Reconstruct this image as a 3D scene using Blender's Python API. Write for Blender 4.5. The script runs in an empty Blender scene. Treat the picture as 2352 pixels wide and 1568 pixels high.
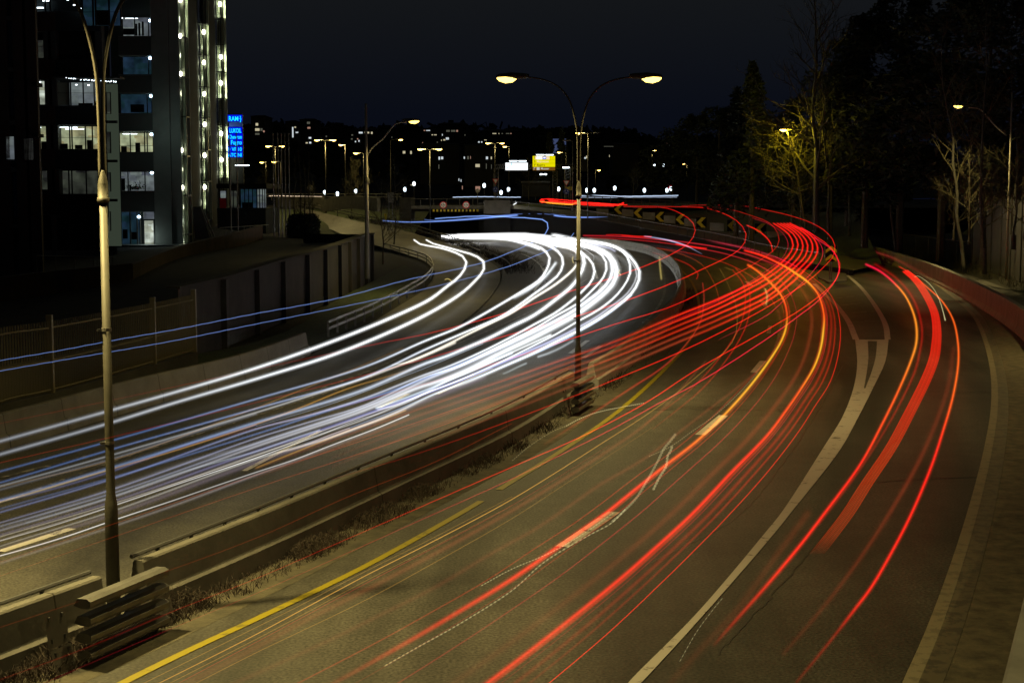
import bpy, math, random
from mathutils import Vector, Matrix, noise
C = bpy.context.scene.collection
S = bpy.context.scene
R = math.radians
# ------------------------------------------------------------------ camera, sky, exposure
F = 3500.0; TH = math.atan(344 / F); CH = 7.0          # focal length in px of a 2352 px wide frame, pitch, eye height
cam = bpy.data.cameras.new('camera'); cam.sensor_width = 36; cam.lens = 36 * F / 2352
cam.clip_start = .1; cam.clip_end = 6000
co = bpy.data.objects.new('camera', cam); C.objects.link(co); S.camera = co
co.location = (0, 0, CH); co.rotation_euler = (math.pi / 2 - TH, 0, 0)
S.render.resolution_x = 1024; S.render.resolution_y = 682
S.render.engine = 'CYCLES'
S.cycles.transparent_max_bounces = 96; S.cycles.max_bounces = 4
S.view_settings.view_transform = 'Standard'; S.view_settings.look = 'None'
S.view_settings.exposure = 0; S.view_settings.gamma = 1
W = bpy.data.worlds.new('World'); S.world = W; W.use_nodes = True
wt = W.node_tree; bg = wt.nodes['Background']
tc = wt.nodes.new('ShaderNodeTexCoord'); sx = wt.nodes.new('ShaderNodeSeparateXYZ')
cr = wt.nodes.new('ShaderNodeValToRGB')
wt.links.new(tc.outputs['Generated'], sx.inputs[0]); wt.links.new(sx.outputs['Z'], cr.inputs[0])
e = cr.color_ramp.elements
e[0].position = 0.0; e[0].color = (.0022, .0032, .0085, 1)
e[1].position = 1.0; e[1].color = (.0100, .0108, .0112, 1)
m_ = cr.color_ramp.elements.new(.05); m_.color = (.0028, .0038, .0078, 1)
m_ = cr.color_ramp.elements.new(.13); m_.color = (.0070, .0080, .0092, 1)
wt.links.new(cr.outputs[0], bg.inputs[0]); bg.inputs[1].default_value = 1.0

# ------------------------------------------------------------------ geometry of the view: a pixel plus a distance or a height gives a point
cT, sT = math.cos(TH), math.sin(TH)
def P(u, v, d):
    y = F * cT - (v - 784) * sT; z = -F * sT - (v - 784) * cT; t = d / y
    return Vector(((u - 1176) * t, d, CH + z * t))
def G(u, v, h=0.0):
    y = F * cT - (v - 784) * sT; z = -F * sT - (v - 784) * cT; t = (h - CH) / z
    return Vector(((u - 1176) * t, y * t, h))
def px(n, d): return n * d / F
# ------------------------------------------------------------------ materials
M = {}
def mat(name, col, rough=.8, metal=0, emit=None, es=0, var=0, scale=3, bump=0, spec=.5, detail=6, col2=None):
    m = bpy.data.materials.new(name); m.use_nodes = True; nt = m.node_tree
    b = nt.nodes['Principled BSDF']
    b.inputs['Roughness'].default_value = rough; b.inputs['Metallic'].default_value = metal
    b.inputs['Specular IOR Level'].default_value = spec
    b.inputs['Base Color'].default_value = (*col, 1)
    if var or col2:
        g = nt.nodes.new('ShaderNodeNewGeometry'); n = nt.nodes.new('ShaderNodeTexNoise')
        n.inputs['Scale'].default_value = scale; n.inputs['Detail'].default_value = detail
        n.inputs['Roughness'].default_value = .65
        nt.links.new(g.outputs['Position'], n.inputs['Vector'])
        r = nt.nodes.new('ShaderNodeValToRGB'); nt.links.new(n.outputs['Fac'], r.inputs[0])
        c2 = col2 or [c * (1 + var) for c in col]; c1 = [c * (1 - var) for c in col] if not col2 else col
        r.color_ramp.elements[0].position = .33; r.color_ramp.elements[1].position = .67
        r.color_ramp.elements[0].color = (*c1, 1); r.color_ramp.elements[1].color = (*c2, 1)
        nt.links.new(r.outputs[0], b.inputs['Base Color'])
        if bump:
            bp = nt.nodes.new('ShaderNodeBump'); bp.inputs['Strength'].default_value = bump
            bp.inputs['Distance'].default_value = .02
            n2 = nt.nodes.new('ShaderNodeTexNoise'); n2.inputs['Scale'].default_value = scale * 8
            nt.links.new(g.outputs['Position'], n2.inputs['Vector'])
            nt.links.new(n2.outputs['Fac'], bp.inputs['Height']); nt.links.new(bp.outputs[0], b.inputs['Normal'])
    if emit:
        b.inputs['Emission Color'].default_value = (*emit, 1); b.inputs['Emission Strength'].default_value = es
    M[name] = m; return m
def asphalt(name, c, lo, hi):
    # coarse aggregate speckle, broad stains, tar-dark patches
    m = bpy.data.materials.new(name); m.use_nodes = True; nt = m.node_tree; L = nt.links; N = nt.nodes.new
    b = nt.nodes['Principled BSDF']; b.inputs['Roughness'].default_value = .6; b.inputs['Specular IOR Level'].default_value = .35
    g = N('ShaderNodeNewGeometry'); at = N('ShaderNodeAttribute'); at.attribute_name = 'glow'
    lanes = N('ShaderNodeTexNoise'); lanes.inputs['Scale'].default_value = 1.1; lanes.inputs['Detail'].default_value = 4; L.new(at.outputs['Vector'], lanes.inputs['Vector'])
    fine = N('ShaderNodeTexNoise'); fine.inputs['Scale'].default_value = 19; fine.inputs['Detail'].default_value = 3
    big = N('ShaderNodeTexNoise'); big.inputs['Scale'].default_value = .16; big.inputs['Detail'].default_value = 5
    mid = N('ShaderNodeTexNoise'); mid.inputs['Scale'].default_value = 1.7; mid.inputs['Detail'].default_value = 6
    for n in (fine, big, mid): L.new(g.outputs['Position'], n.inputs['Vector'])
    def mr(n, a, b_):
        r = N('ShaderNodeMapRange'); r.inputs['From Min'].default_value = .3; r.inputs['From Max'].default_value = .7
        r.inputs['To Min'].default_value = a; r.inputs['To Max'].default_value = b_; L.new(n.outputs['Fac'], r.inputs[0]); return r
    f1, f2, f3 = mr(fine, .42, 1.75), mr(big, lo, hi), mr(mid, .85, 1.15)
    m1 = N('ShaderNodeMath'); m1.operation = 'MULTIPLY'; L.new(f1.outputs[0], m1.inputs[0]); L.new(f2.outputs[0], m1.inputs[1])
    m2 = N('ShaderNodeMath'); m2.operation = 'MULTIPLY'; L.new(m1.outputs[0], m2.inputs[0]); L.new(f3.outputs[0], m2.inputs[1])
    if name == 'asphalt':
        f4 = mr(lanes, .45, 1.55); m3 = N('ShaderNodeMath'); m3.operation = 'MULTIPLY'; L.new(m2.outputs[0], m3.inputs[0]); L.new(f4.outputs[0], m3.inputs[1]); m2 = m3
    mx = N('ShaderNodeVectorMath'); mx.operation = 'SCALE'; mx.inputs[0].default_value = c; L.new(m2.outputs[0], mx.inputs['Scale'])
    L.new(mx.outputs[0], b.inputs['Base Color'])
    bp = N('ShaderNodeBump'); bp.inputs['Strength'].default_value = .5; bp.inputs['Distance'].default_value = .01
    L.new(fine.outputs['Fac'], bp.inputs['Height']); L.new(bp.outputs[0], b.inputs['Normal'])
    M[name] = m; return m
def paint(name, c, c2, thr, scale):
    # road paint worn through to asphalt in ragged spots
    m = mat(name, c, .6); nt = m.node_tree; b = nt.nodes['Principled BSDF']
    g = nt.nodes.new('ShaderNodeNewGeometry'); n = nt.nodes.new('ShaderNodeTexNoise'); n.inputs['Scale'].default_value = scale
    n.inputs['Detail'].default_value = 8; n.inputs['Roughness'].default_value = .7
    nt.links.new(g.outputs['Position'], n.inputs['Vector']); r = nt.nodes.new('ShaderNodeValToRGB')
    nt.links.new(n.outputs['Fac'], r.inputs[0]); r.color_ramp.elements[0].position = thr; r.color_ramp.elements[1].position = thr + .07
    r.color_ramp.elements[0].color = (*c2, 1); r.color_ramp.elements[1].color = (*c, 1)
    nt.links.new(r.outputs[0], b.inputs['Base Color']); return m
asphalt('asphalt', (.052, .049, .039), .7, 1.3)
asphalt('old_asphalt', (.085, .08, .066), .7, 1.35)
mat('tar', (.018, .018, .017), .5)
mat('soil', (0.021, 0.0192, 0.0108), .95, var=.6, scale=1.4, bump=.6)
mat('verge', (.17, .145, .085), .9, scale=2.6, bump=.4, col2=(.055, .048, .03), detail=12)
mat('gutter_dirt', (.085, .075, .046), .95, scale=2.4, bump=.6, col2=(.028, .025, .017), detail=10)
mat('grass', (.035, .05, .014), .95, var=.5, scale=3, bump=.6)
mat('concrete', (.088, .083, .07), .85, var=.28, scale=.9, bump=.3)
mat('pale_concrete', (0.228, 0.222, 0.198), .8, var=.22, scale=.8, bump=.25)
mat('dark_concrete', (.023, .021, .016), .88, var=.45, scale=.7, bump=.3)
mat('brown_wall', (0.06, 0.033, 0.0192), .85, var=.4, scale=.8)
mat('sidewalk', (0.093, 0.0868, 0.0744), .88, var=.25, scale=.8, bump=.3)
paint('white_paint', (.44, .42, .36), (.10, .095, .08), .36, 2.2)
paint('yellow_paint', (.23, .185, .0), (.12, .10, .01), .36, 3)
paint('worn_paint', (.22, .20, .17), (.06, .058, .05), .50, 2.0)
paint('edge_paint', (.24, .21, .13), (.17, .15, .095), .42, 3)
paint('edge_dust', (.15, .13, .08), (.09, .08, .055), .45, 3)
mat('galvanised', (0.18, 0.175, 0.16), .45, .75, var=.2, scale=2)
mat('pole_paint', (.045, .042, .031), .6, .1, var=.25, scale=3)
mat('mast_lit_paint', (.30, .28, .2), .6)  # paler than the other poles: lamplight on mast and arm put into the colour
mat('fence_paint', (.12, .105, .06), .6, .2)
mat('dark_metal', (.06, .06, .06), .5, .5)
mat('rail_metal', (0.105, 0.105, 0.105), .5, .6)
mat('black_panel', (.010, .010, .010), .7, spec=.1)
mat('sign_yellow', (.75, .58, .02), .5)
mat('sign_white', (.8, .8, .8), .5)
mat('sign_red', (.6, .02, .03), .5)
mat('sign_blue', (.02, .06, .4), .5)
mat('sign_grey', (.30, .28, .22), .6)
mat('facade', (0.0595, 0.0644, 0.0616), .7, var=.15, scale=.5)
mat('facade_brown', (0.0385, 0.0245, 0.0175), .7, var=.2, scale=.6)
mat('facade_dark', (.028, .034, .036), .8, spec=.05)
mat('concrete_col', (.17, .19, .175), .8, var=.2, scale=.4)
mat('stair_wall', (.30, .34, .25), .7, var=.1, scale=.6)
mat('frame_metal', (.05, .055, .055), .4, .6)
mat('glass_dark', (.008, .012, .016), .08, spec=.6)
mat('bark', (0.07, 0.0595, 0.035), .9, var=.5, scale=6, bump=.6)
mat('birch_bark', (.085, .08, .055), .8, scale=5, col2=(0.03, 0.027, 0.024))
mat('twig', (.075, .066, .028), .9, var=.3, scale=4)
mat('dry_twig', (.034, .025, .018), .95, var=.5, scale=6)
mat('leaf_dark', (.020, .028, .012), .9, var=.5, scale=.8)
mat('hill', (.016, .018, .014), .95, var=.5, scale=.05)
mat('far_wall', (.02, .02, .02), .9)
mat('far_roof', (.008, .008, .008), .9)
mat('screen', (.045, .045, .045), .8, var=.3, scale=.6)
def em(name, col, s, sample=True):
    m = bpy.data.materials.new(name); m.use_nodes = True; nt = m.node_tree
    nt.nodes.remove(nt.nodes['Principled BSDF']); q = nt.nodes.new('ShaderNodeEmission')
    q.inputs[0].default_value = (*col, 1); q.inputs[1].default_value = s
    nt.links.new(q.outputs[0], nt.nodes['Material Output'].inputs[0])
    if not sample: m.cycles.emission_sampling = 'NONE'
    M[name] = m; return m
SOD = (1.0, .78, .29)
em('lamp_glass', (1, .66, .13), 4.5); em('lamp_far', (1, .60, .12), 14); em('lamp_small', (1, .76, .28), 5, False); em('lamp_white', (.75, .9, 1), 4, False)
em('stair_lamp', (1, .95, .72), 14); em('tube_white', (.80, .93, 1), 5); em('spot_blue', (.55, .8, 1), 9)
em('win_warm', (.95, .85, .55), .55, False); em('win_white', (.85, .95, 1), .7, False); em('win_dim', (.6, .6, .45), .14, False)
em('stair_glow', (.42, .55, .38), .075, False); em('win_red', (1, .55, .4), .35, False); em('sign_cyan', (.01, .62, 1), 1.6); em('sign_glow', (0, .008, 1), .75, False)
em('sign_backlit', (.95, .98, 1), 1.5, False); em('sign_lit_yellow', (.80, .72, .0), 1.0, False); em('sign_lit_pale', (1, .78, .45), .95, False)
em('sign_lit_brown', (.28, .115, .012), .6, False); em('sign_lit_dark', (.16, .16, .0), .6, False); em('sign_lit_blue', (.03, .12, .8), 1, False)
em('sign_lit_cyan', (.45, .8, 1), 1, False)
em('sign_lit_white', (.8, .8, .75), .7, False)
def lit_room(name, base, s, scale, hue2):
    # a lit office seen through its pane: blinds, shelves and ceiling strips vary the glow
    m = bpy.data.materials.new(name); m.use_nodes = True; nt = m.node_tree; L = nt.links
    nt.nodes.remove(nt.nodes['Principled BSDF']); q = nt.nodes.new('ShaderNodeEmission')
    g = nt.nodes.new('ShaderNodeNewGeometry'); mp = nt.nodes.new('ShaderNodeMapping'); mp.inputs['Scale'].default_value = (1.1, 0, 1.9)
    L.new(g.outputs['Position'], mp.inputs[0]); vo = nt.nodes.new('ShaderNodeTexVoronoi'); vo.distance = 'CHEBYCHEV'; vo.inputs['Scale'].default_value = scale * 1.6; vo.inputs['Randomness'].default_value = .8
    mx = nt.nodes.new('ShaderNodeMix'); mx.data_type = 'RGBA'; mx.inputs[6].default_value = (*base, 1); mx.inputs[7].default_value = (*[c * .4 for c in hue2], 1)
    sp = nt.nodes.new('ShaderNodeSeparateColor'); L.new(mp.outputs[0], vo.inputs['Vector']); L.new(vo.outputs['Color'], sp.inputs[0]); L.new(sp.outputs[0], mx.inputs[0]); L.new(mx.outputs[2], q.inputs[0])
    no = nt.nodes.new('ShaderNodeTexNoise'); no.inputs['Scale'].default_value = 1.3; L.new(g.outputs['Position'], no.inputs['Vector'])
    mr = nt.nodes.new('ShaderNodeMapRange'); mr.inputs['From Min'].default_value = .3; mr.inputs['From Max'].default_value = .7
    mr.inputs['To Min'].default_value = s * .45; mr.inputs['To Max'].default_value = s * 1.3
    L.new(no.outputs['Fac'], mr.inputs[0]); L.new(mr.outputs[0], q.inputs[1]); L.new(q.outputs[0], nt.nodes['Material Output'].inputs[0])
    m.cycles.emission_sampling = 'NONE'; M[name] = m
lit_room('room_green', (.50, .58, .36), .75, .55, (.9, .8, .4)); lit_room('room_cool', (.30, .36, .34), .5, .5, (.35, .4, .5))
lit_room('room_dim', (.12, .14, .10), .35, .5, (.1, .1, .1)); lit_room('room_blue', (.02, .045, .09), .5, .6, (.03, .1, .12))
lit_room('room_bright', (.75, .85, .75), .8, .5, (.8, .85, .6))
def trail_mat(name, sample):
    # light adds to whatever is behind it: transparent plus emission
    m = bpy.data.materials.new(name); m.use_nodes = True; nt = m.node_tree; L = nt.links
    nt.nodes.remove(nt.nodes['Principled BSDF'])
    q = nt.nodes.new('ShaderNodeEmission'); t = nt.nodes.new('ShaderNodeBsdfTransparent'); a = nt.nodes.new('ShaderNodeAddShader')
    at = nt.nodes.new('ShaderNodeAttribute'); at.attribute_name = 'glow'
    L.new(at.outputs['Color'], q.inputs[0]); L.new(q.outputs[0], a.inputs[0]); L.new(t.outputs[0], a.inputs[1])
    L.new(a.outputs[0], nt.nodes['Material Output'].inputs[0])
    if not sample: m.cycles.emission_sampling = 'NONE'
    M[name] = m
trail_mat('trail_bright', True); trail_mat('trail_faint', False)

# ------------------------------------------------------------------ builders
OFF = {}
def off(o): return OFF.get(o.name, Vector((0, 0, 0))) if o else Vector((0, 0, 0))
def tag(o, label=None, cat=None, group=None, kind=None):
    if label: o['label'] = label
    if cat: o['category'] = cat
    if group: o['group'] = group
    if kind: o['kind'] = kind
    return o
def thing(name, label, cat, loc=(0, 0, 0), group=None, rz=0):
    o = bpy.data.objects.new(name, None); C.objects.link(o); o.location = loc; o.rotation_euler = (0, 0, rz)
    o.empty_display_size = .3; OFF[o.name] = Vector(loc); return tag(o, label, cat, group)
class MB:
    def __init__(s): s.v = []; s.f = []; s.g = []
    def quad(s, *p):
        n = len(s.v); s.v += [Vector(q) for q in p]; s.f.append(tuple(range(n, n + len(p)))); return s
    def box(s, a, b):
        x0, y0, z0 = a; x1, y1, z1 = b; n = len(s.v)
        s.v += [Vector(q) for q in ((x0, y0, z0), (x1, y0, z0), (x1, y1, z0), (x0, y1, z0), (x0, y0, z1), (x1, y0, z1), (x1, y1, z1), (x0, y1, z1))]
        s.f += [tuple(n + i for i in q) for q in ((0, 3, 2, 1), (4, 5, 6, 7), (0, 1, 5, 4), (1, 2, 6, 5), (2, 3, 7, 6), (3, 0, 4, 7))]; return s
    def bar(s, a, b, w, h):
        a = Vector(a); b = Vector(b); d = (b - a).normalized(); up = Vector((0, 0, 1))
        if abs(d.z) > .95: up = Vector((0, 1, 0))
        r = d.cross(up).normalized() * w / 2; u = r.cross(d).normalized() * h / 2; n = len(s.v)
        for p in (a, b): s.v += [p - r - u, p + r - u, p + r + u, p - r + u]
        s.f += [tuple(n + i for i in q) for q in ((0, 1, 2, 3), (7, 6, 5, 4), (0, 4, 5, 1), (1, 5, 6, 2), (2, 6, 7, 3), (3, 7, 4, 0))]; return s
    def tube(s, pts, rad, n=8, cap=True, glow=None):
        pts = [Vector(p) for p in pts]; k = len(pts)
        if not hasattr(rad, '__len__'): rad = [rad] * k
        b0 = len(s.v); ref = Vector((0, 0, 1))
        if abs((pts[-1] - pts[0]).normalized().z) > .9: ref = Vector((0, 1, 0))
        for i, p in enumerate(pts):
            t = (pts[min(i + 1, k - 1)] - pts[max(i - 1, 0)]).normalized(); r = t.cross(ref)
            r = r.normalized() if r.length > 1e-6 else Vector((1, 0, 0)); u = r.cross(t).normalized()
            for j in range(n):
                a = 2 * math.pi * j / n; s.v.append(p + (r * math.cos(a) + u * math.sin(a)) * rad[i])
                if glow: s.g.append(glow[i])
        for i in range(k - 1):
            for j in range(n):
                a, b = b0 + i * n + j, b0 + i * n + (j + 1) % n; s.f.append((a, b, b + n, a + n))
        if cap: s.f.append(tuple(b0 + j for j in reversed(range(n)))); s.f.append(tuple(b0 + (k - 1) * n + j for j in range(n)))
        return s
    def lathe(s, prof, c=(0, 0, 0), n=16):
        c = Vector(c); return s.tube([c + Vector((0, 0, z)) for z, r in prof], [r for z, r in prof], n)
    def sweep(s, prof, path, close=True, base=None):
        path = [Vector(p) for p in path]; k = len(path); m = len(prof); b0 = len(s.v)
        for i, p in enumerate(path):
            t = path[min(i + 1, k - 1)] - path[max(i - 1, 0)]; t.z = 0; t.normalize(); r = Vector((t.y, -t.x, 0))
            for (a, z) in prof: s.v.append(p + r * a + Vector((0, 0, z)))
        for i in range(k - 1):
            for j in range(m if close else m - 1):
                a, b = b0 + i * m + j, b0 + i * m + (j + 1) % m; s.f.append((a, b, b + m, a + m))
        if close: s.f.append(tuple(b0 + j for j in reversed(range(m)))); s.f.append(tuple(b0 + (k - 1) * m + j for j in range(m)))
        return s
    def disc(s, c, r, n=20, t=.02, ax='y'):
        c = Vector(c); b0 = len(s.v)
        for sd in (0, 1):
            for j in range(n):
                a = 2 * math.pi * j / n; s.v.append(c + Vector((math.cos(a) * r, sd * t, math.sin(a) * r)))
        s.f.append(tuple(range(b0, b0 + n))); s.f.append(tuple(reversed(range(b0 + n, b0 + 2 * n))))
        for j in range(n): s.f.append((b0 + j, b0 + n + j, b0 + n + (j + 1) % n, b0 + (j + 1) % n))
        return s
    def build(s, name, material, parent=None, smooth=False, local=False, kind=None, lc=None):
        o_ = Vector((0, 0, 0)) if local else off(parent)
        me = bpy.data.meshes.new(name); me.from_pydata([v - o_ for v in s.v], [], s.f); me.materials.append(M[material]); me.update()
        if s.g:
            at = me.color_attributes.new('glow', 'FLOAT_COLOR', 'POINT')
            at.data.foreach_set('color', [c for g in s.g for c in (*g, 1)])
        if smooth: me.polygons.foreach_set('use_smooth', [True] * len(me.polygons))
        o = bpy.data.objects.new(name, me); C.objects.link(o)
        if parent: o.parent = parent; OFF[o.name] = off(parent)
        if kind: o['kind'] = kind
        if lc: tag(o, *lc)
        return o
def copy_tree(o, parent=None):
    c = o.copy(); C.objects.link(c); c.parent = parent; OFF[c.name] = off(o)
    for ch in list(o.children): copy_tree(ch, c)
    return c
def text(txt, size, name, material, parent, loc, rot=(math.pi / 2, 0, 0), depth=.01, align='LEFT', scale=(1, 1, 1)):
    cu = bpy.data.curves.new('t', 'FONT'); cu.body = txt; cu.size = size; cu.extrude = depth; cu.align_x = align; cu.offset = size * .012
    ob = bpy.data.objects.new('t', cu); C.objects.link(ob); bpy.context.view_layer.update()
    me = bpy.data.meshes.new_from_object(ob.evaluated_get(bpy.context.evaluated_depsgraph_get()))
    bpy.data.objects.remove(ob); me.materials.clear(); me.materials.append(M[material])
    o = bpy.data.objects.new(name, me); C.objects.link(o); o.parent = parent
    o.location = Vector(loc) - off(parent); o.rotation_euler = rot; o.scale = scale; return o
def crv(pts, n=60):
    # Catmull-Rom through points of any dimension, resampled by arc length
    pts = [Vector(p) for p in pts]
    if len(pts) == 2: return [pts[0].lerp(pts[1], i / n) for i in range(n + 1)]
    out = []
    ext = [pts[0] * 2 - pts[1]] + pts + [pts[-1] * 2 - pts[-2]]
    for i in range(1, len(ext) - 2):
        p0, p1, p2, p3 = ext[i - 1:i + 3]
        d = [max((a - b).length, 1e-4) ** .5 for a, b in ((p1, p0), (p2, p1), (p3, p2))]
        m1 = ((p1 - p0) / d[0] - (p2 - p0) / (d[0] + d[1]) + (p2 - p1) / d[1]) * d[1]
        m2 = ((p2 - p1) / d[1] - (p3 - p1) / (d[1] + d[2]) + (p3 - p2) / d[2]) * d[1]
        for k in range(16):
            t = k / 16; out.append(p1 * (2 * t ** 3 - 3 * t * t + 1) + m1 * (t ** 3 - 2 * t * t + t) + p2 * (-2 * t ** 3 + 3 * t * t) + m2 * (t ** 3 - t * t))
    out.append(pts[-1])
    L = [0]
    for a, b in zip(out, out[1:]): L.append(L[-1] + (b - a).length)
    res = []; j = 0
    for i in range(n + 1):
        t = L[-1] * i / n
        while j < len(L) - 2 and L[j + 1] < t: j += 1
        f = (t - L[j]) / max(L[j + 1] - L[j], 1e-9); res.append(out[j].lerp(out[j + 1], min(max(f, 0), 1)))
    return res
def gpath(pts, h=0., n=60): return [G(p.x, p.y, h) for p in crv([(a, b, 0) for a, b in pts], n)]
def ribbon(mb, path, w, z=None):
    k = len(path); b0 = len(mb.v)
    for i, p in enumerate(path):
        t = path[min(i + 1, k - 1)] - path[max(i - 1, 0)]; t.z = 0; t.normalize(); r = Vector((t.y, -t.x, 0))
        ww = w[0] + (w[1] - w[0]) * i / (k - 1) if hasattr(w, '__len__') else w
        q = Vector((p.x, p.y, p.z if z is None else z)); mb.v += [q - r * ww / 2, q + r * ww / 2]
    for i in range(k - 1): a = b0 + 2 * i; mb.f.append((a, a + 1, a + 3, a + 2))
    return mb
def strip(mb, A, B, sub=1, lane=False):
    b0 = len(mb.v); n = len(A); L = 0; pm = None
    for a, b in zip(A, B):
        if lane: m_ = (a + b) / 2; L += (m_ - pm).length if pm else 0; pm = m_
        for k in range(sub + 1):
            mb.v.append(a.lerp(b, k / sub))
            if lane: mb.g.append(((k / sub) * (a - b).length * .5 + 3, L * .02, 0))
    for i in range(n - 1):
        for k in range(sub): q = b0 + i * (sub + 1) + k; mb.f.append((q, q + 1, q + sub + 2, q + sub + 1))
    return mb
rnd = random.Random(7)
def area(name, loc, size, power, col, rot=(0, 0, 0), spread=180, parent=None):
    l = bpy.data.lights.new(name, 'AREA'); l.shape = 'DISK'; l.size = size; l.energy = power; l.color = col; l.spread = R(spread)
    o = bpy.data.objects.new(name, l); C.objects.link(o); o.location = loc; o.rotation_euler = rot
    if parent: o.parent = parent
    return o
def point(name, loc, size, power, col, parent=None):
    l = bpy.data.lights.new(name, 'POINT'); l.shadow_soft_size = size; l.energy = power; l.color = col
    o = bpy.data.objects.new(name, l); C.objects.link(o); o.location = loc
    if parent: o.parent = parent
    return o
exec_parts = []
# ================================================================== THE SETTING
g = MB(); n_ = 40
g.quad((-1500, -60, -.05), (1500, -60, -.05), (1500, 1400, -.05), (-1500, 1400, -.05)); g.build('ground', 'soil', kind='structure')
# carriageway asphalt, from the left barrier across to the right-hand kerb
LB = gpath([(-500, 1190), (0, 1036), (115, 1002), (335, 936), (588, 866), (768, 788), (900, 712), (985, 655), (1000, 625)], 0, 70)
far_l = [Vector(p) for p in ((-7.8, 150, 0), (-11, 170, 0), (-13.6, 190, 0), (-15.8, 262, 0))]
RB = [Vector((-1.2, -5, 0)), Vector((2.8, 10, 0)), Vector((5.75, 17.3, 0)), Vector((7.72, 22.2, 0)), Vector((12.3, 33, 0)), Vector((17.6, 45, 0))] + gpath([(2425, 900), (2400, 840), (2352, 774), (2189, 669), (2089, 624), (1971, 584), (1884, 562)], 0, 70)
left = [Vector((-17, -5, 0)), Vector((-16, 20, 0))] + LB + far_l
right = RB[:]
def resamp(p, n):
    L = [0]
    for a, b in zip(p, p[1:]): L.append(L[-1] + (b - a).length)
    out = []; j = 0
    for i in range(n + 1):
        t = L[-1] * i / n
        while j < len(L) - 2 and L[j + 1] < t: j += 1
        out.append(p[j].lerp(p[j + 1], (t - L[j]) / max(L[j + 1] - L[j], 1e-9)))
    return out
a = MB(); strip(a, resamp(left, 80), resamp(right + [Vector((44, 262, 0))], 80), 6, True); o = a.build('road', 'asphalt', kind='structure'); o.location.z = .0
# ramp climbing away to the upper left
rl = [G(1000, 625), P(975, 600, 153), P(938, 586, 165), P(888, 571, 178), P(825, 552, 190), P(725, 516, 230), P(600, 485, 290)]
rr = [G(1148, 642), P(1145, 617, 138), P(1113, 595, 158), P(1060, 572, 180), P(1000, 552, 195), P(930, 530, 203), P(833, 511, 216), P(710, 482, 245), P(600, 470, 300)]
rlc, rrc = crv(rl, 50), crv(rr, 50)
a = MB(); strip(a, rlc, rrc, 3); a.build('ramp_road', 'old_asphalt', kind='structure').location.z = .02
# shoulder of rough gravel between the right edge line and the right barrier
EL = [Vector((1.4, 2, 0)), Vector((3.6, 12, 0))] + gpath([(2091, 1568), (2139, 1458), (2189, 1321), (2234, 1176), (2269, 1034), (2284, 934), (2282, 860), (2264, 784), (2239, 729), (2189, 682), (2126, 639), (2026, 604), (1976, 589)], 0, 60)
a = MB(); strip(a, [p + Vector((.42, 0, .006)) for p in resamp(EL, 60)], [p + Vector((0, 0, .006)) for p in resamp(RB[:-6], 60)], 2); a.build('road_shoulder', 'verge', kind='structure')
# dirt strip along the median barrier
MT = [(-150, 1452), (0, 1401), (222, 1322), (315, 1286), (588, 1180), (900, 1050), (1176, 931), (1318, 851), (1338, 843), (1438, 784), (1476, 749), (1526, 709), (1556, 672), (1567, 642), (1563, 617), (1548, 594), (1501, 567), (1426, 552), (1371, 547), (1200, 541), (1060, 538)]
MED = gpath(MT, .95, 150)
for p in MED: p.z = 0
def sub(path, a, b):
    n = len(path) - 1; return path[int(a * n):int(b * n) + 1]
def offset(path, d):
    out = []; k = len(path)
    for i, p in enumerate(path):
        t = path[min(i + 1, k - 1)] - path[max(i - 1, 0)]; t.z = 0; t.normalize(); out.append(p + Vector((t.y, -t.x, 0)) * d)
    return out
near_med = [Vector((-10.2, 12, 0))] + [p for p in MED if p.y < 118]
a = MB(); strip(a, [p + Vector((0, 0, .005)) for p in offset(near_med, .25)], [p + Vector((0, 0, .005)) for p in offset(near_med, 1.35)], 2); a.build('verge_dirt', 'gutter_dirt', kind='structure')
# gore island between the ramp and the main road, traced on the ground
gore = gpath([(1113, 597), (1176, 578), (1213, 590), (1239, 609), (1246, 628), (1238, 650), (1200, 690), (1150, 715), (1090, 745), (1063, 752)], 0, 40)
gor2 = gpath([(1113, 597), (1128, 603), (1145, 617), (1149, 642), (1133, 672), (1100, 709), (1063, 739)], 0, 40)
a = MB(); strip(a, [p + Vector((0, 0, .012)) for p in gor2], [p + Vector((0, 0, .012)) for p in gore], 3); a.build('gore_ground', 'gutter_dirt', kind='structure')
# left grassy bank inside the ramp bend
bank_a = gpath([(447, 822), (588, 792), (700, 745), (763, 700), (860, 648), (930, 612)], 0, 30)
bank_b = gpath([(460, 905), (588, 866), (690, 822), (768, 785), (900, 705), (990, 640)], 0, 30)
a = MB(); strip(a, [p + Vector((0, 0, .15)) for p in bank_a], [p + Vector((-.4, 0, .02)) for p in bank_b], 4); a.build('grass_bank', 'grass', kind='structure')
# terrace behind the fence and noise wall, up to the buildings
front = crv([P(-120, 990, 41), P(0, 931, 44), P(115, 904, 47), P(350, 838, 55), P(447, 809, 59), Vector((-14.4, 67, 1.2)), Vector((-12.6, 82, 2.2)), Vector((-12.0, 97, 2.9)), Vector((-11.8, 121, 3.0)), Vector((-15.2, 138, 2.4)), Vector((-21, 160, 1.6)), Vector((-26, 186, 1.7))], 50)
back = crv([Vector((-60, 60, 1.2)), Vector((-48, 70, 1.3)), Vector((-40, 84, 1.5)), Vector((-36, 97, 1.7)), Vector((-35, 118, 1.9)), Vector((-32, 138, 2.1)), Vector((-36, 172, 2.8)), Vector((-44, 205, 3.4)), Vector((-44, 230, 3.8))], 50)
a = MB(); strip(a, [p + Vector((-.1, 0, 0)) for p in front], back, 6); strip(a, back, [p + Vector((-200, 0, 1)) for p in back], 2); a.build('terrace_ground', 'soil', kind='structure')
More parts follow.
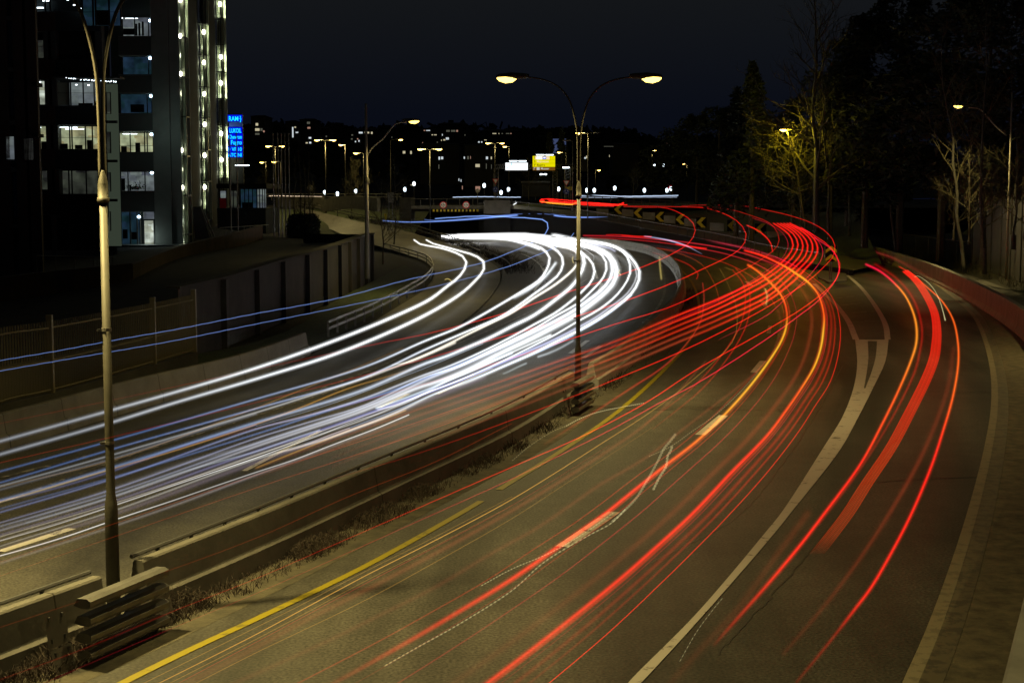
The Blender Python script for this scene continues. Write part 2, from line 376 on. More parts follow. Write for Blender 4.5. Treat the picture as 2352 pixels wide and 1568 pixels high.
# rising land left of the underpass, the upper level beyond the bridge and the hills
a = MB(); xs = [-300, -150, -90] + [-62 + i * 2 for i in range(24)] + [-13.4]; ys = [184 + 2 * i for i in range(40)]
H = lambda x, y: 4.3 * min(max((y - 186) / 66, 0), 1) - .25 if x < -13 else 0
strip_rows = [[Vector((x, y, H(x, y))) for x in xs] for y in ys]
for r0, r1 in zip(strip_rows, strip_rows[1:]): strip(a, r0, r1)
a.build('embankment', 'grass', kind='structure')
a = MB(); a.quad((-300, 262, 4.2), (-13.4, 262, 4.2), (-13.4, 460, 4.4), (-300, 460, 4.4)); a.quad((-13.4, 246, 4.4), (400, 246, 4.4), (400, 460, 4.4), (-13.4, 460, 4.4))
a.build('upper_ground', 'soil', kind='structure')
MB().box((-18, 262, -.5), (6, 263, 4.5)).build('black_backing_wall', 'black_panel', kind='structure')  # added black wall: hides the sky and stands in for the underpass darkness
a = MB(); rows = []
for j in range(26):
    y = 455 + j * 26; row = []
    for i in range(91):
        x = -520 + i * 14; t = j / 25
        ridge = 36 + 8 * noise.noise(Vector((x * .006, 3, 0))) + 3 * noise.noise(Vector((x * .03, 1, 7)))
        ridge *= 1 - .4 * min(max((x + 20) / 260, 0), 1)
        row.append(Vector((x, y, 4.3 + ridge * (t ** .8) + 2.5 * noise.noise(Vector((x * .02, y * .02, 0))))))
    rows.append(row)
for r0, r1 in zip(rows, rows[1:]): strip(a, r0, r1)
a.build('hill', 'hill', kind='structure')
# ramp deck on the right, behind the railing; and the slope beyond it
RW = [P(1100, 486, 222), P(1176, 482, 222), P(1351, 503, 217), P(1483, 527, 210), P(1576, 544, 198), P(1680, 566, 176), P(1764, 590, 150), Vector((28.5, 128, .35))]
CHV = [P(1176, 470, 250), P(1250, 478, 246), P(1345, 486, 241), P(1421, 500, 233), P(1516, 516, 225), P(1611, 528, 214), P(1746, 545, 182), Vector((34, 140, .4))]
RWc, CHc = crv(RW, 60), crv(CHV, 60)
a = MB(); strip(a, RWc, CHc, 3); a.build('slip_road', 'old_asphalt', kind='structure')
a = MB(); strip(a, [p + Vector((0, 0, -.02)) for p in CHc], [Vector((p.x * 1.1 + 4, p.y + 26 + i * .3, max(4.4, p.z))) for i, p in enumerate(CHc)], 4); a.build('grass_slope', 'grass', kind='structure')
# footpath and wood floor beyond the right-hand barrier
fp = [p + Vector((.35, 0, .1)) for p in resamp(RB, 60)]
a = MB(); strip(a, fp, offset(fp, 3.6), 2); a.build('footpath', 'sidewalk', kind='structure')
a = MB(); fo = offset(fp, 3.6); strip(a, [p + Vector((0, 0, -.01)) for p in fo], [Vector((p.x + 60, p.y + 30, 5)) for p in fo], 4); a.build('wood_floor', 'soil', kind='structure')
# raised splitter island with a kerb, hatched paint in front
isl = [G(u, v) for u, v in ((1876, 613), (1922, 621), (1944, 632), (1945, 647), (1905, 652), (1880, 640), (1874, 625))]
a = MB(); n = len(isl); a.v += [p + Vector((0, 0, .13)) for p in isl] + [p for p in isl]; a.f.append(tuple(range(n)))
for j in range(n): a.f.append((j, n + j, n + (j + 1) % n, (j + 1) % n))
a.build('kerb', 'concrete', kind='structure')
# painted lines
def line(pts, w, m='white_paint', n=50, z=.012, closed=None):
    a = MB(); ribbon(a, gpath(pts, 0, n), w, z); return a.build('road_marking', m, kind='structure')
line([(200, 1611), (283, 1568), (425, 1498), (588, 1422), (838, 1301), (1063, 1176), (1105, 1151)], .16, 'yellow_paint')
line([(1146, 1125), (1176, 1106), (1258, 1056), (1388, 969), (1451, 919), (1526, 849), (1576, 794), (1603, 737), (1606, 704), (1598, 667), (1581, 637), (1560, 617), (1526, 593), (1480, 577)], .17, 'yellow_paint', 80)
wl = gpath([(1418, 1600), (1443, 1568), (1601, 1408), (1764, 1216), (1796, 1176), (1894, 1024), (1936, 956), (1961, 889), (1969, 834), (1964, 780)], 0, 60)
wr = gpath([(1440, 1600), (1473, 1568), (1620, 1408), (1778, 1226), (1818, 1176), (1929, 1034), (1971, 959), (2009, 884), (2034, 829), (2041, 780)], 0, 60)
a = MB()
for p, q in zip(wl[:-1], wr[:-1]): pass
strip(a, [p + Vector((0, 0, .012)) for p in wl], [p + Vector((0, 0, .012)) for p in wr], 2); a.build('road_marking', 'white_paint', kind='structure')
line([(1966, 780), (1949, 739), (1919, 699), (1896, 677), (1870, 652)], .3)
line([(2039, 780), (2034, 747), (2011, 704), (1979, 662), (1954, 639), (1929, 622), (1890, 609)], .28)
a = MB(); ha = gpath([(1963, 778), (1949, 739), (1919, 699), (1890, 668)], 0, 40); hb = gpath([(2036, 778), (2032, 747), (2009, 706), (1968, 655)], 0, 40)
strip(a, [p + Vector((0, 0, .006)) for p in ha], [p + Vector((0, 0, .006)) for p in hb], 1); a.build('hatched_area', 'old_asphalt', kind='structure')
for i in (12, 19, 26, 32):
    a = MB(); p, q = ha[i], hb[i]; ribbon(a, [p.lerp(q, .1), p.lerp(q, .9)], .35, .013); a.build('road_marking', 'worn_paint', kind='structure')
a = MB(); pp = gpath([(1986, 892), (1996, 856), (2003, 820), (2004, 784)], 0, 20); ribbon(a, pp, [.05, .42], .016); a.build('worn_patch', 'old_asphalt', kind='structure')
a = MB(); ribbon(a, [p + Vector((.2, 0, 0)) for p in EL], .5, .010); a.build('road_marking', 'edge_dust', kind='structure')
a = MB(); ribbon(a, EL, .22, .014); a.build('road_marking', 'edge_paint', kind='structure')
for k, (p, q, w) in enumerate([((1291, 1256), (1411, 1176), .28), ((1608, 999), (1662, 954), .3), ((1731, 856), (1753, 829), .28), ((1765, 766), (1769, 748), .2), ((1749, 690), (1760, 705), .3), ((1715, 647), (1727, 657), .3), ((1665, 614), (1681, 621), .3),
        ((0, 1267), (165, 1214), .22), ((560, 1082), (735, 990), .16), ((1003, 906), (1130, 846), .16), ((-150, 1318), (-10, 1275), .2), ((870, 937), (938, 905), .16), ((1340, 822), (1380, 795), .2), ((1376, 672), (1382, 650), .22), ((1372, 640), (1366, 622), .2), ((1310, 812), (1350, 782), .22), ((1420, 553), (1448, 556), .4)]):
    a = MB(); ribbon(a, [G(*p), G(*q)], w, .012); a.build('lane_dash', 'white_paint', kind='structure')
line([(1149, 617), (1150, 642), (1133, 672), (1100, 709), (1063, 739), (1010, 770), (900, 830), (700, 905), (588, 940), (300, 1020), (0, 1098)], .17, 'worn_paint', 80)
line([(1176, 577), (1213, 589), (1238, 607), (1250, 625), (1244, 645), (1225, 668)], .2, 'white_paint')
line([(1513, 587), (1526, 640), (1524, 680), (1488, 734), (1400, 800)], .18, 'worn_paint')
line([(-100, 1180), (0, 1154), (260, 1060), (588, 955), (900, 850), (1250, 700), (1350, 640)], .12, 'worn_paint', 60)
line([(1030, 560), (1113, 578), (1170, 577)], .2, 'worn_paint')
for pts, w in (([(1440, 944), (1560, 940), (1700, 941), (1830, 943), (1915, 945)], .07), ([(2080, 905), (2180, 902), (2280, 900)], .06), ([(1990, 1110), (2110, 1100), (2250, 1096)], .06), ([(1480, 1300), (1700, 1180), (1800, 1060), (1880, 940), (1935, 840)], .03), ([(1650, 1500), (1900, 1220), (2060, 1000)], .03)):
    a = MB(); q = gpath(pts, 0, 60); q = [p + Vector((rnd.gauss(0, .02), rnd.gauss(0, .03), 0)) for p in q]; ribbon(a, q, w, .007); a.build('tar_seam', 'tar', kind='structure')
# ================================================================== BARRIERS, FENCES, WALLS
jersey = [(-.30, 0), (-.27, .34), (-.18, .40), (-.095, .92), (-.07, .95), (.07, .95), (.095, .92), (.18, .40), (.27, .34), (.30, 0)]
def cut(path, a, b): return [p for p in path if a <= p.y <= b]
def barrier(label, path, m='concrete', prof=jersey, joints=0, pipe=True, name='concrete_barrier'):
    t = thing(name, label, 'barrier', path[0]); MB().sweep(prof, path).build('barrier_wall', m, t)
    if pipe:
        top = offset(path, -.13)
        MB().tube([p + Vector((0, 0, 1.0)) for p in top], .035, 6).build('cable_pipe', 'rail_metal', t)
        a = MB()
        for p in top[2::5]: a.box(p + Vector((-.03, -.03, .9)), p + Vector((.03, .03, .97)))
        a.build('pipe_bracket', 'dark_metal', t)
    if joints:
        a = MB(); q = offset(path, .0); d = 0
        for i in range(1, len(path)):
            d += (path[i] - path[i - 1]).length
            if d > joints:
                d = 0; t_ = (path[i] - path[i - 1]).normalized() * .015; MB().sweep([(x * 1.02, z * 1.003) for x, z in prof], [path[i] - t_, path[i] + t_]).build('joint', 'dark_concrete', t)
    return t
barrier('near stretch of concrete median barrier left of the foreground lamp post', [Vector((p.x, p.y, 0)) for p in resamp([Vector((-11, 11, 0)), G(-150, 1452, .95), G(0, 1401, .95), G(222, 1322, .95)], 24)], joints=6)
m2 = [Vector((G(317, 1286, .95).x, G(317, 1286, .95).y, 0))] + [p for p in MED if 25.2 < p.y < 51.2]
barrier('long concrete median barrier between the two double street lamps, with a pipe along its top', m2, joints=9)
m3 = [p for p in MED if p.y > 53.2]; ymax = 200
barrier('curving concrete median barrier beyond the middle lamp post, bluish lit on its far inner face', m3, 'pale_concrete', joints=0, pipe=False)
lbp = [Vector((p.x, p.y, 0)) for p in resamp([Vector((-17, 20, 0))] + [p for p in LB if p.y > 30 and p.y < 66], 60)]
barrier('low concrete road barrier in front of the metal palisade fence on the left', offset(lbp, -.32), 'sidewalk', joints=2.6, pipe=False)
rprof = [(-.28, 0), (-.28, .1), (-.16, .35), (-.10, 1.28), (.22, 1.28), (.22, 0)]
rbp = [Vector((p.x, p.y, 0)) for p in resamp(RB, 90)]
barrier('tall grey concrete barrier sweeping round the outside of the right-hand bend', rbp, 'pale_concrete', [(-.22, 0), (-.22, .12), (-.1, .36), (-.04, 1.25), (0, 1.28), (.28, 1.28), (.32, 1.2), (.32, 0)], joints=12, pipe=False)
# low block wall under the fence
fw = crv([P(-120, 990, 41), P(0, 931, 44), P(115, 904, 47), P(350, 838, 55), P(447, 809, 59)], 30)
t = MB().sweep([(-.12, -1), (-.12, .02), (.14, .02), (.14, -1)], [Vector((p.x, p.y, p.z)) for p in fw]).build('low_wall', 'dark_concrete', lc=('stained low concrete wall carrying the palisade fence on the left', 'wall'))
# palisade fence
t = thing('palisade_fence', 'metal palisade fence of thin upright bars with thick posts, on the low wall at left', 'fence', fw[0])
ft = [Vector((p.x, p.y, p.z)) for p in resamp(fw, 112)]
a = MB()
for p in ft: a.bar(p + Vector((0, 0, .06)), p + Vector((0, 0, 2.25)), .045, .012)
a.build('upright_bar', 'fence_paint', t)
a = MB()
for i in range(len(ft) - 1):
    p = (ft[i] + ft[i + 1]) / 2
    a.bar(p + Vector((0, 0, .06)), p + Vector((0, 0, 1.12)), .03, .010)
a.build('short_bar', 'fence_paint', t)
for h in (.12, 1.02, 2.05): MB().tube([p + Vector((0, -.02, h)) for p in fw], .028, 5).build('rail', 'fence_paint', t)
for u in (-60, 108, 236, 347, 443):
    p = min(ft, key=lambda q: abs(1176 + q.x / q.y * 3510 - u)); MB().box(p + Vector((-.09, -.09, -.1)), p + Vector((.09, .09, 2.45))).build('post', 'fence_paint', t)
# tall retaining wall with ribs
wb = crv([Vector((-13.6, 62, 0)), Vector((-12.9, 68, 0)), Vector((-12.3, 82, 0)), Vector((-11.5, 97, 0)), Vector((-10.95, 121, 0))], 60)
wh = lambda p: 3.05 + .6 * min(max((p.y - 62) / 50, 0), 1)
t = thing('retaining_wall', 'tall ribbed concrete retaining wall running back from the end of the palisade fence', 'wall', wb[0])
a = MB(); strip(a, wb, [p + Vector((0, 0, wh(p))) for p in wb], 1); strip(a, [p + Vector((0, 0, wh(p))) for p in wb], [p + Vector((-.5, .1, wh(p))) for p in wb], 1)
pe = wb[-1]; a.quad(pe, pe + Vector((-6, 3, 0)), pe + Vector((-6, 3, 3.6)), pe + Vector((0, 0, 3.6))); a.build('wall_face', 'dark_concrete', t)
MB().sweep([(-.5, 0), (.08, 0), (.08, .1), (-.5, .1)], [p + Vector((0, 0, wh(p))) for p in wb]).build('coping', 'dark_concrete', t)
for i in (6, 13, 20, 27, 33, 39, 44, 49, 54, 58):
    p = wb[i]; MB().box(p + Vector((-.1, -.3, 0)), p + Vector((.22, .3, wh(p) - .02))).build('rib', 'dark_concrete', t)
# brown walls of the terrace in front of the offices
def wall_line(name, label, pts, h, m, w=.3):
    q = crv(pts, 30); return MB().sweep([(-w / 2, -.6), (-w / 2, h), (w / 2, h), (w / 2, -.6)], q).build(name, m, lc=(label, 'wall'))
wall_line('terrace_wall', 'brown terrace wall rising to the right below the office entrance', [P(300, 668, 88), P(420, 612, 108), P(545, 575, 125), P(600, 555, 140)], 1.5, 'brown_wall')
wall_line('terrace_wall', 'dark brown terrace wall below the railing at far left', [P(-60, 720, 76), P(60, 700, 79), P(210, 680, 84), P(300, 668, 88)], 1.6, 'brown_wall')
t = thing('terrace_railing', 'thin metal railing on the terrace in front of the dark office block at left', 'railing', P(80, 630, 90))
rp = [P(85 + i * 14.5, 627, 92 + i * .8) for i in range(13)]
MB().tube([p + Vector((0, 0, 1.05)) for p in rp], .03, 5).build('handrail', 'galvanised', t)
for i in (0, 3, 6, 9, 12): MB().tube([rp[i], rp[i] + Vector((0, 0, 1.05))], .025, 5).build('post', 'galvanised', t)
# guardrails
def guardrail(label, path, ntub=2, h=.75, sp=9, hs=(.75, .42), m='galvanised', pr=.04, name='guardrail', w=.06, ph=None):
    t = thing(name, label, 'guardrail' if name == 'guardrail' else 'railing', path[0])
    for z in hs: MB().sweep([(-w / 2, z - w), (w / 2, z - w), (w / 2, z + w), (-w / 2, z + w)], path).build('rail', m, t)
    for i in range(0, len(path), sp): MB().box(path[i] + Vector((-pr, -pr, -.1)), path[i] + Vector((pr, pr, (ph or hs[0])))).build('post', m, t)
    return t
guardrail('double-rail guardrail curving round the grassy bank inside the ramp bend', offset(gpath([(768, 775), (880, 722), (950, 680), (988, 653), (1003, 628), (992, 608), (960, 594), (905, 578), (860, 563)], 0, 60), -.3), sp=3, pr=.05)
guardrail('guardrail on the near side of the ramp where it climbs away behind the retaining wall', [p + Vector((-.4, -.2, 0)) for p in rlc[30:50]], sp=2, pr=.06)
guardrail('guardrail along the far side of the curving ramp, next to the main road', [p + Vector((.4, .3, 0)) for p in rrc[12:48]], sp=2, pr=.05, hs=(.95, .5))
guardrail('tall steel railing of many thin posts above the wall beside the slip road', [p + Vector((0, 0, 0)) for p in RWc[0:57]], sp=2, pr=.035, hs=(1.15, .12), m='rail_metal', name='railing', w=.05)
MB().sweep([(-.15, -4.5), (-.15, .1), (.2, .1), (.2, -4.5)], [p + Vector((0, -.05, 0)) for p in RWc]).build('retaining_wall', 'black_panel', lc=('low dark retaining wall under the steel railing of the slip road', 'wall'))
guardrail('thin handrail fence beside the ramp median planted with weeds', [p + Vector((.9, .5, 0)) for p in rrc[2:14]], sp=3, pr=.04, hs=(.55,), m='concrete')
# right side: mesh fence and tall screen
mf = [P(1884, 558, 200), P(1926, 560, 196), P(1989, 565, 190), P(2089, 584, 165), P(2235, 612, 136)]
mfc = crv(mf, 40)
t = thing('mesh_fence', 'dark wire mesh fence along the wood beyond the right-hand barrier', 'fence', mfc[0])
MB().tube([p + Vector((0, 0, 2.1)) for p in mfc], .05, 5).build('top_rail', 'pole_paint', t)
for i in range(0, 41, 4): MB().box(mfc[i] + Vector((-.05, -.05, 0)), mfc[i] + Vector((.05, .05, 2.1))).build('post', 'rail_metal', t)
a = MB()
for i in range(40):
    for k in range(5): p = mfc[i].lerp(mfc[i + 1], k / 5); a.bar(p, p + Vector((0, 0, 2.08)), .03, .01)
a.build('mesh', 'screen', t)
sf = crv([P(2232, 612, 136), P(2290, 632, 124), P(2352, 655, 112), P(2440, 690, 100)], 24)
t = thing('screen_fence', 'tall dark panel screen behind the lamp post at the right edge', 'fence', sf[0])
a = MB(); strip(a, sf, [p + Vector((0, 0, 6.2)) for p in sf], 1); a.build('panel', 'screen', t)
for i in range(0, 25, 3): MB().box(sf[i] + Vector((-.1, -.2, 0)), sf[i] + Vector((.1, -.02, 6.4))).build('post', 'dark_concrete', t)
# ------------------------------------------------------------------ guard panels round the lamp bases
def guard(label, A, B, zs, inward):
    # four rounded beams stacked in front of a lamp base
    t = thing('impact_guard', label, 'guardrail', (A + B) / 2); d = (B - A).normalized(); nrm = Vector((d.y, -d.x, 0))
    for z in zs:
        a = MB(); prof = [(-.16, -.05), (-.05, -.08), (.10, -.08), (.13, -.04), (.13, .03), (.06, .07), (-.10, .06)]
        a.sweep(prof, [A + Vector((0, 0, z)), B + Vector((0, 0, z))]); a.build('beam', 'galvanised', t)
    for q in (A - d * .28, B + d * .28):
        for z0, z1, o1, o2 in ((.40, .93, .20, .12), (.03, .38, .33, .22)):
            a = MB(); c = q - nrm * .42
            a.quad(c - d * .24 + nrm * o1 + Vector((0, 0, z0)), c + d * .24 + nrm * o1 + Vector((0, 0, z0)), c + d * .24 + nrm * o2 + Vector((0, 0, z1)), c - d * .24 + nrm * o2 + Vector((0, 0, z1)))
            a.build('steel_plate', 'sidewalk', t)
            for sx_ in (-.15, .15):
                for f in (.2, .8):
                    w = c + d * sx_ + nrm * (o1 + (o2 - o1) * f) + Vector((0, 0, z0 + (z1 - z0) * f)); MB().box(w + Vector((-.02, -.02, -.03)), w + Vector((.02, .02, .03))).build('bolt', 'dark_metal', t)
    return t
gA, gB = G(190, 1385, .98), G(372, 1310, .98); gA.z = gB.z = 0
guard('stack of four steel guard beams in front of the foreground lamp post base', gA, gB, (.98, .72, .46, .20), 1)
gA, gB = G(1321, 884, .98), G(1357, 864, .98); gA.z = gB.z = 0
guard('small stack of four steel guard beams at the foot of the middle lamp post', gA, gB, (.98, .72, .46, .20), 1)
# ================================================================== LAMPS
def lamp_head(t, p, dx, dz=0., lit=True, s=1., gm='lamp_glass', d_=Vector((1, 0, 0))):
    # flat cobra head: housing above, glowing glass below; p is the arm end, direction d_ outwards
    a = MB(); d_ = d_ * dx; w = Vector((-d_.y, d_.x, 0))
    L = 1.0 * s; st = [(0, .07, .06), (.18, .13, .09), (.55, .17, .11), (.9, .12, .07), (1.0, .04, .03)]
    b0 = len(a.v)
    for (q, hw, hh) in st:
        c = p + d_ * q * L
        for k in range(8):
            an = 2 * math.pi * k / 8; a.v.append(c + w * math.cos(an) * hw * s + Vector((0, 0, math.sin(an) * hh * s + .02)))
    for i in range(4):
        for k in range(8): x, y = b0 + i * 8 + k, b0 + i * 8 + (k + 1) % 8; a.f.append((x, y, y + 8, x + 8))
    a.f.append(tuple(range(b0, b0 + 8))); a.f.append(tuple(range(b0 + 32, b0 + 40)))
    h = a.build('lamp_head', 'pole_paint', t, local=True, smooth=True)
    if lit:
        g_ = MB(); b0 = 0
        for (q, hw, hh) in [(.38, .05, .04), (.5, .13, .13), (.72, .15, .16), (.9, .11, .1), (.98, .03, .03)]:
            c = p + d_ * q * L
            for k in range(8):
                an = 2 * math.pi * k / 8; g_.v.append(c + w * math.cos(an) * hw * s + Vector((0, 0, -.04 * s + (math.sin(an) * hh * (1 if math.sin(an) < 0 else .35)) * s)))
        for i in range(4):
            for k in range(8): x, y = i * 8 + k, i * 8 + (k + 1) % 8; g_.f.append((x, y, y + 8, x + 8))
        g_.f.append(tuple(range(0, 8))); g_.f.append(tuple(range(32, 40)))
        g_.build('lamp_glass', gm, h, local=True, smooth=True)
    return h
def double_lamp(label, loc, rz, power, right=.5):
    t = thing('double_street_lamp', label, 'street lamp', loc, 'double-armed street lamps on the median', rz)
    MB().lathe([(0, .115), (1.80, .108), (1.92, .10), (2.08, .074), (3, .072), (6.85, .064)], n=18).build('pole', 'pole_paint', t, smooth=True, local=True)
    MB().lathe([(6.82, .092), (6.86, .098), (6.90, .098), (6.91, .082), (7.12, .082), (7.14, .078), (7.32, .045), (7.34, .036)], n=18).build('collar', 'pole_paint', t, smooth=True, local=True)
    cl = MB()
    for z in (2.9, 4.75): cl.lathe([(z, .082), (z + .05, .082)], n=14); cl.box((-.15, -.02, z), (-.07, .02, z + .04))
    cl.build('clamp_band', 'galvanised', t, local=True)
    for s_ in (-1, 1):
        pts = crv([(s_ * .032, 0, 7.2), (s_ * .034, 0, 8.3), (s_ * .06, 0, 8.9), (s_ * .16, 0, 9.45), (s_ * .33, 0, 9.95), (s_ * .62, 0, 10.3), (s_ * .98, 0, 10.5), (s_ * 1.35, 0, 10.6), (s_ * 1.62, 0, 10.63)], 26)
        MB().tube(pts, [.034 - .008 * i / 26 for i in range(27)], 8).build('arm', 'pole_paint', t, smooth=True, local=True)
        lamp_head(t, Vector((s_ * 1.6, 0, 10.65)), s_, s=1.05)
        area('lamp_light', (s_ * 2.25, 0, 10.42), .3, power * (right if s_ > 0 else 1), SOD, (0, R(-6 * s_), 0), 150, t)
    return t
LP = 850
n1 = G(262, 1418); double_lamp('nearest double street lamp in the left foreground, arms leaving the top of the picture', (n1.x, n1.y, 0), R(24), LP * 2.7, .17)
n2 = G(1327, 935); double_lamp('middle double street lamp with both heads lit, standing in the median barrier', (n2.x, n2.y, 0), 0, LP * .95, .65)
double_lamp('unseen double street lamp behind the camera lighting the foreground road', (-15.5, -2, 0), R(40), LP * .6, .45)
t = thing('street_lamp', 'unseen street lamp at the right of the camera lighting the near shoulder', 'street lamp', (17, 9, 0), 'street lamps along the far roads')
MB().lathe([(0, .1), (11, .06)], n=8).build('pole', 'pole_paint', t, local=True); MB().tube([(0, 0, 11), (-2.4, 0, 11.3)], .04, 6).build('arm', 'pole_paint', t, local=True); lamp_head(t, Vector((-2.3, 0, 11.3)), -1); area('lamp_light', (-3.1, 0, 11.1), .3, 1300, SOD, (0, 0, 0), 160, t)
t = thing('street_lamp', 'unseen street lamp outside the right-hand bend lighting the barrier', 'street lamp', (29, 62, 0), 'street lamps along the far roads')
MB().lathe([(0, .1), (11, .06)], n=8).build('pole', 'pole_paint', t, local=True); MB().tube([(0, 0, 11), (-2.4, 0, 11.3)], .04, 6).build('arm', 'pole_paint', t, local=True); lamp_head(t, Vector((-2.3, 0, 11.3)), -1); area('lamp_light', (-3.1, 0, 11.1), .3, 650, SOD, (0, 0, 0), 150, t)
def hlamp(label, u, vb, d, vt, heads, lit=(1, 1), arm=1.5, r=.08, power=120, name='street_lamp', group='street lamps along the far roads', cat='street lamp', m='pole_paint', light=True, lc=None):
    b = P(u, vb, d); top = P(u, vt, d); h = top.z - b.z; t = thing(name, label, cat, b, group)
    MB().lathe([(-.5, r * 1.1), (h * .6, r * .9), (h * .61, r * .7), (h, r * .5)], n=8).build('pole', m, t, local=True, smooth=True)
    for k, s_ in enumerate(heads):
        if arm:
            MB().tube([(0, 0, h - .05), (s_ * arm * .5, 0, h + .08), (s_ * arm, 0, h + .1)], .035, 6).build('arm', m, t, local=True)
        lamp_head(t, Vector((s_ * (arm - .1), 0, h + .12)), s_ if s_ else 1, lit=bool(lit[k]), s=1.15, gm='lamp_far')
        if lit[k] and light: point('lamp_light', (s_ * (arm + .4), 0, h - .25), .15, power, lc or SOD, t)
    return t
hlamp('double street lamp in the ramp median behind the guardrail, right head lit', 988, 529, 199, 344, (-1, 1), (1, 1), .55, power=900)
hlamp('double street lamp at the top of the ramp, far left of centre', 749, 482, 234, 323, (-1, 1), (1, 1), .6, power=1300)
hlamp('single street lamp with a bright star-like head above a bare tree', 794, 455, 260, 334, (-1,), (1,), .05, power=700)
hlamp('small street lamp with a short left arm right of the bare tree', 836, 470, 230, 353, (-1,), (1,), .45, power=350)
hlamp('double street lamp on the left near the flagpoles, both small heads lit', 634, 475, 240, 337, (-1, 1), (1, 1), .45, power=700)
hlamp('low street lamp beside the blue sign pylon', 612, 450, 280, 374, (-1,), (1,), .1, power=350)
hlamp('thin street lamp among the flagpoles', 646, 470, 250, 373, (-1,), (1,), .4, power=160)
hlamp('double street lamp left of the white gantry sign', 1137, 462, 270, 330, (-1, 1), (1, 1), .6, power=700)
hlamp('street lamp behind the white gantry sign', 1169, 455, 290, 338, (-1,), (1,), .1, power=350)
hlamp('tall double street lamp just right of the middle lamp post, left head lit', 1350, 492, 200, 307, (-1, 1), (1, 0), .6, power=1100)
hlamp('thin unlit street lamp hidden close behind the middle lamp post', 1315, 480, 215, 325, (-1,), (0,), .4)
hlamp('street lamp with a wide orange head above the yellow direction sign', 1300, 440, 300, 351, (-1,), (1,), .7, power=300)
hlamp('lone street lamp before the dark hillside right of the middle lamp', 1497, 440, 320, 347, (1,), (1,), .1, power=500)
hlamp('small lone street lamp at the edge of the right-hand wood', 1577, 440, 340, 377, (-1,), (1,), .1, power=250)
hlamp('small lamp low over the hedge beyond the railing', 1367, 440, 330, 392, (1,), (1,), .1, power=120)
hlamp('unlit curved street lamp far beyond the ramp', 898, 470, 240, 322, (1,), (1,), .9, power=30, light=False)
# park globe lamps
proto = None
for i, (u, v) in enumerate([(775, 446), (746, 443), (817, 440), (930, 436), (951, 423), (1112, 427), (1151, 443), (1168, 436), (1230, 422), (1283, 435), (1348, 438), (1365, 438), (1412, 433), (1480, 438), (1532, 438), (1541, 434), (1503, 379), (1524, 380)]):
    d = 300 if i < 16 else 420; b = P(u, v, d)
    lab = 'small white park lamp ' + ['left of the first bare tree', 'at the left end of the park row', 'behind the bare tree crown', 'before the dark flats left of centre', 'on the slope left of the gantry', 'beside the lattice gantry post', 'under the white gantry sign', 'just right of the lattice gantry post', 'above the dark culvert', 'between the two gantry towers', 'at the foot of the tall double lamp', 'right of the tall double lamp foot', 'between the tall double lamp and the shrub', 'on the right beyond the shrub', 'left of the round red lit sign', 'right of the round red lit sign', 'higher on the hillside, left one of two', 'higher on the hillside, right one of two'][i]
    if proto is None:
        proto = thing('park_lamp', lab, 'park lamp', b, 'small white park lamps beyond the bridge')
        MB().lathe([(-3.2, .06), (-.3, .05)], n=6).build('pole', 'dark_metal', proto, local=True)
        MB().lathe([(-.34, .16), (-.2, .24), (.2, .3), (.42, .2), (.5, .05)], n=8).build('globe', 'lamp_white', proto, local=True, smooth=True); o = proto
    else: o = copy_tree(proto); o.location = b; o['label'] = lab
# big mast with long diagonal arm left of centre
def mast(label, u, vb, vt, d, arm, head, r, power, dz=0):
    b = P(u, vb, d); b.z = max(b.z, .0); top = P(u, vt, d); t = thing('mast_lamp', label, 'street lamp', b)
    MB().lathe([(0, r), (6.5, r * .9), (6.7, r * .8), (top.z - b.z, r * .55)], n=10).build('pole', 'mast_lit_paint', t, local=True, smooth=True)
    c = MB(); c.lathe([(6.3, r * 1.5), (6.45, r * 1.5), (6.7, r)], n=10); c.build('collar', 'pole_paint', t, local=True)
    pts = [P(a_, b_, d) - b for a_, b_ in arm]
    MB().tube(crv(pts, 14), .055, 6).build('arm', 'mast_lit_paint', t, local=True, smooth=True)
    s_ = 1 if arm[-1][0] > arm[0][0] else -1; hp = P(*head, d) - b
    lamp_head(t, hp + Vector((-s_ * .62, 0, .12)), s_, s=1.15)
    area('lamp_light', hp + Vector((0, -.05, -.3)), .3, power, SOD, (0, 0, 0), 135, t); return t
mast('tall dark mast behind the retaining wall with a long diagonal lamp arm reaching right', 844, 640, 238, 101, [(845, 400), (847, 350), (880, 318), (910, 284), (932, 281)], (945, 281), .14, 500)
mast('mast at the right edge with a diagonal arm reaching left to a bright lamp', 2311, 642, 213, 116, [(2312, 312), (2285, 288), (2250, 251), (2225, 247)], (2206, 246), .11, 850)
b = P(2317, 642, 116); MB().box(b + Vector((0, -.3, 2.3)), b + Vector((.6, .2, 3.4))).build('cabinet', 'dark_metal', lc=('grey metal cabinet fixed beside the mast at the right edge', 'cabinet'))
t = hlamp('street lamp lost in a bare tree, its head lighting the branches yellow', 1868, 520, 150, 300, (-1,), (1,), 2.4, power=1500, r=.1, lc=(1, .78, .03))
t = hlamp('partly hidden lamp at the left tip of the yellow-lit branches', 1758, 470, 190, 333, (1,), (1,), .05, power=400, r=.05, lc=(1, .78, .03))
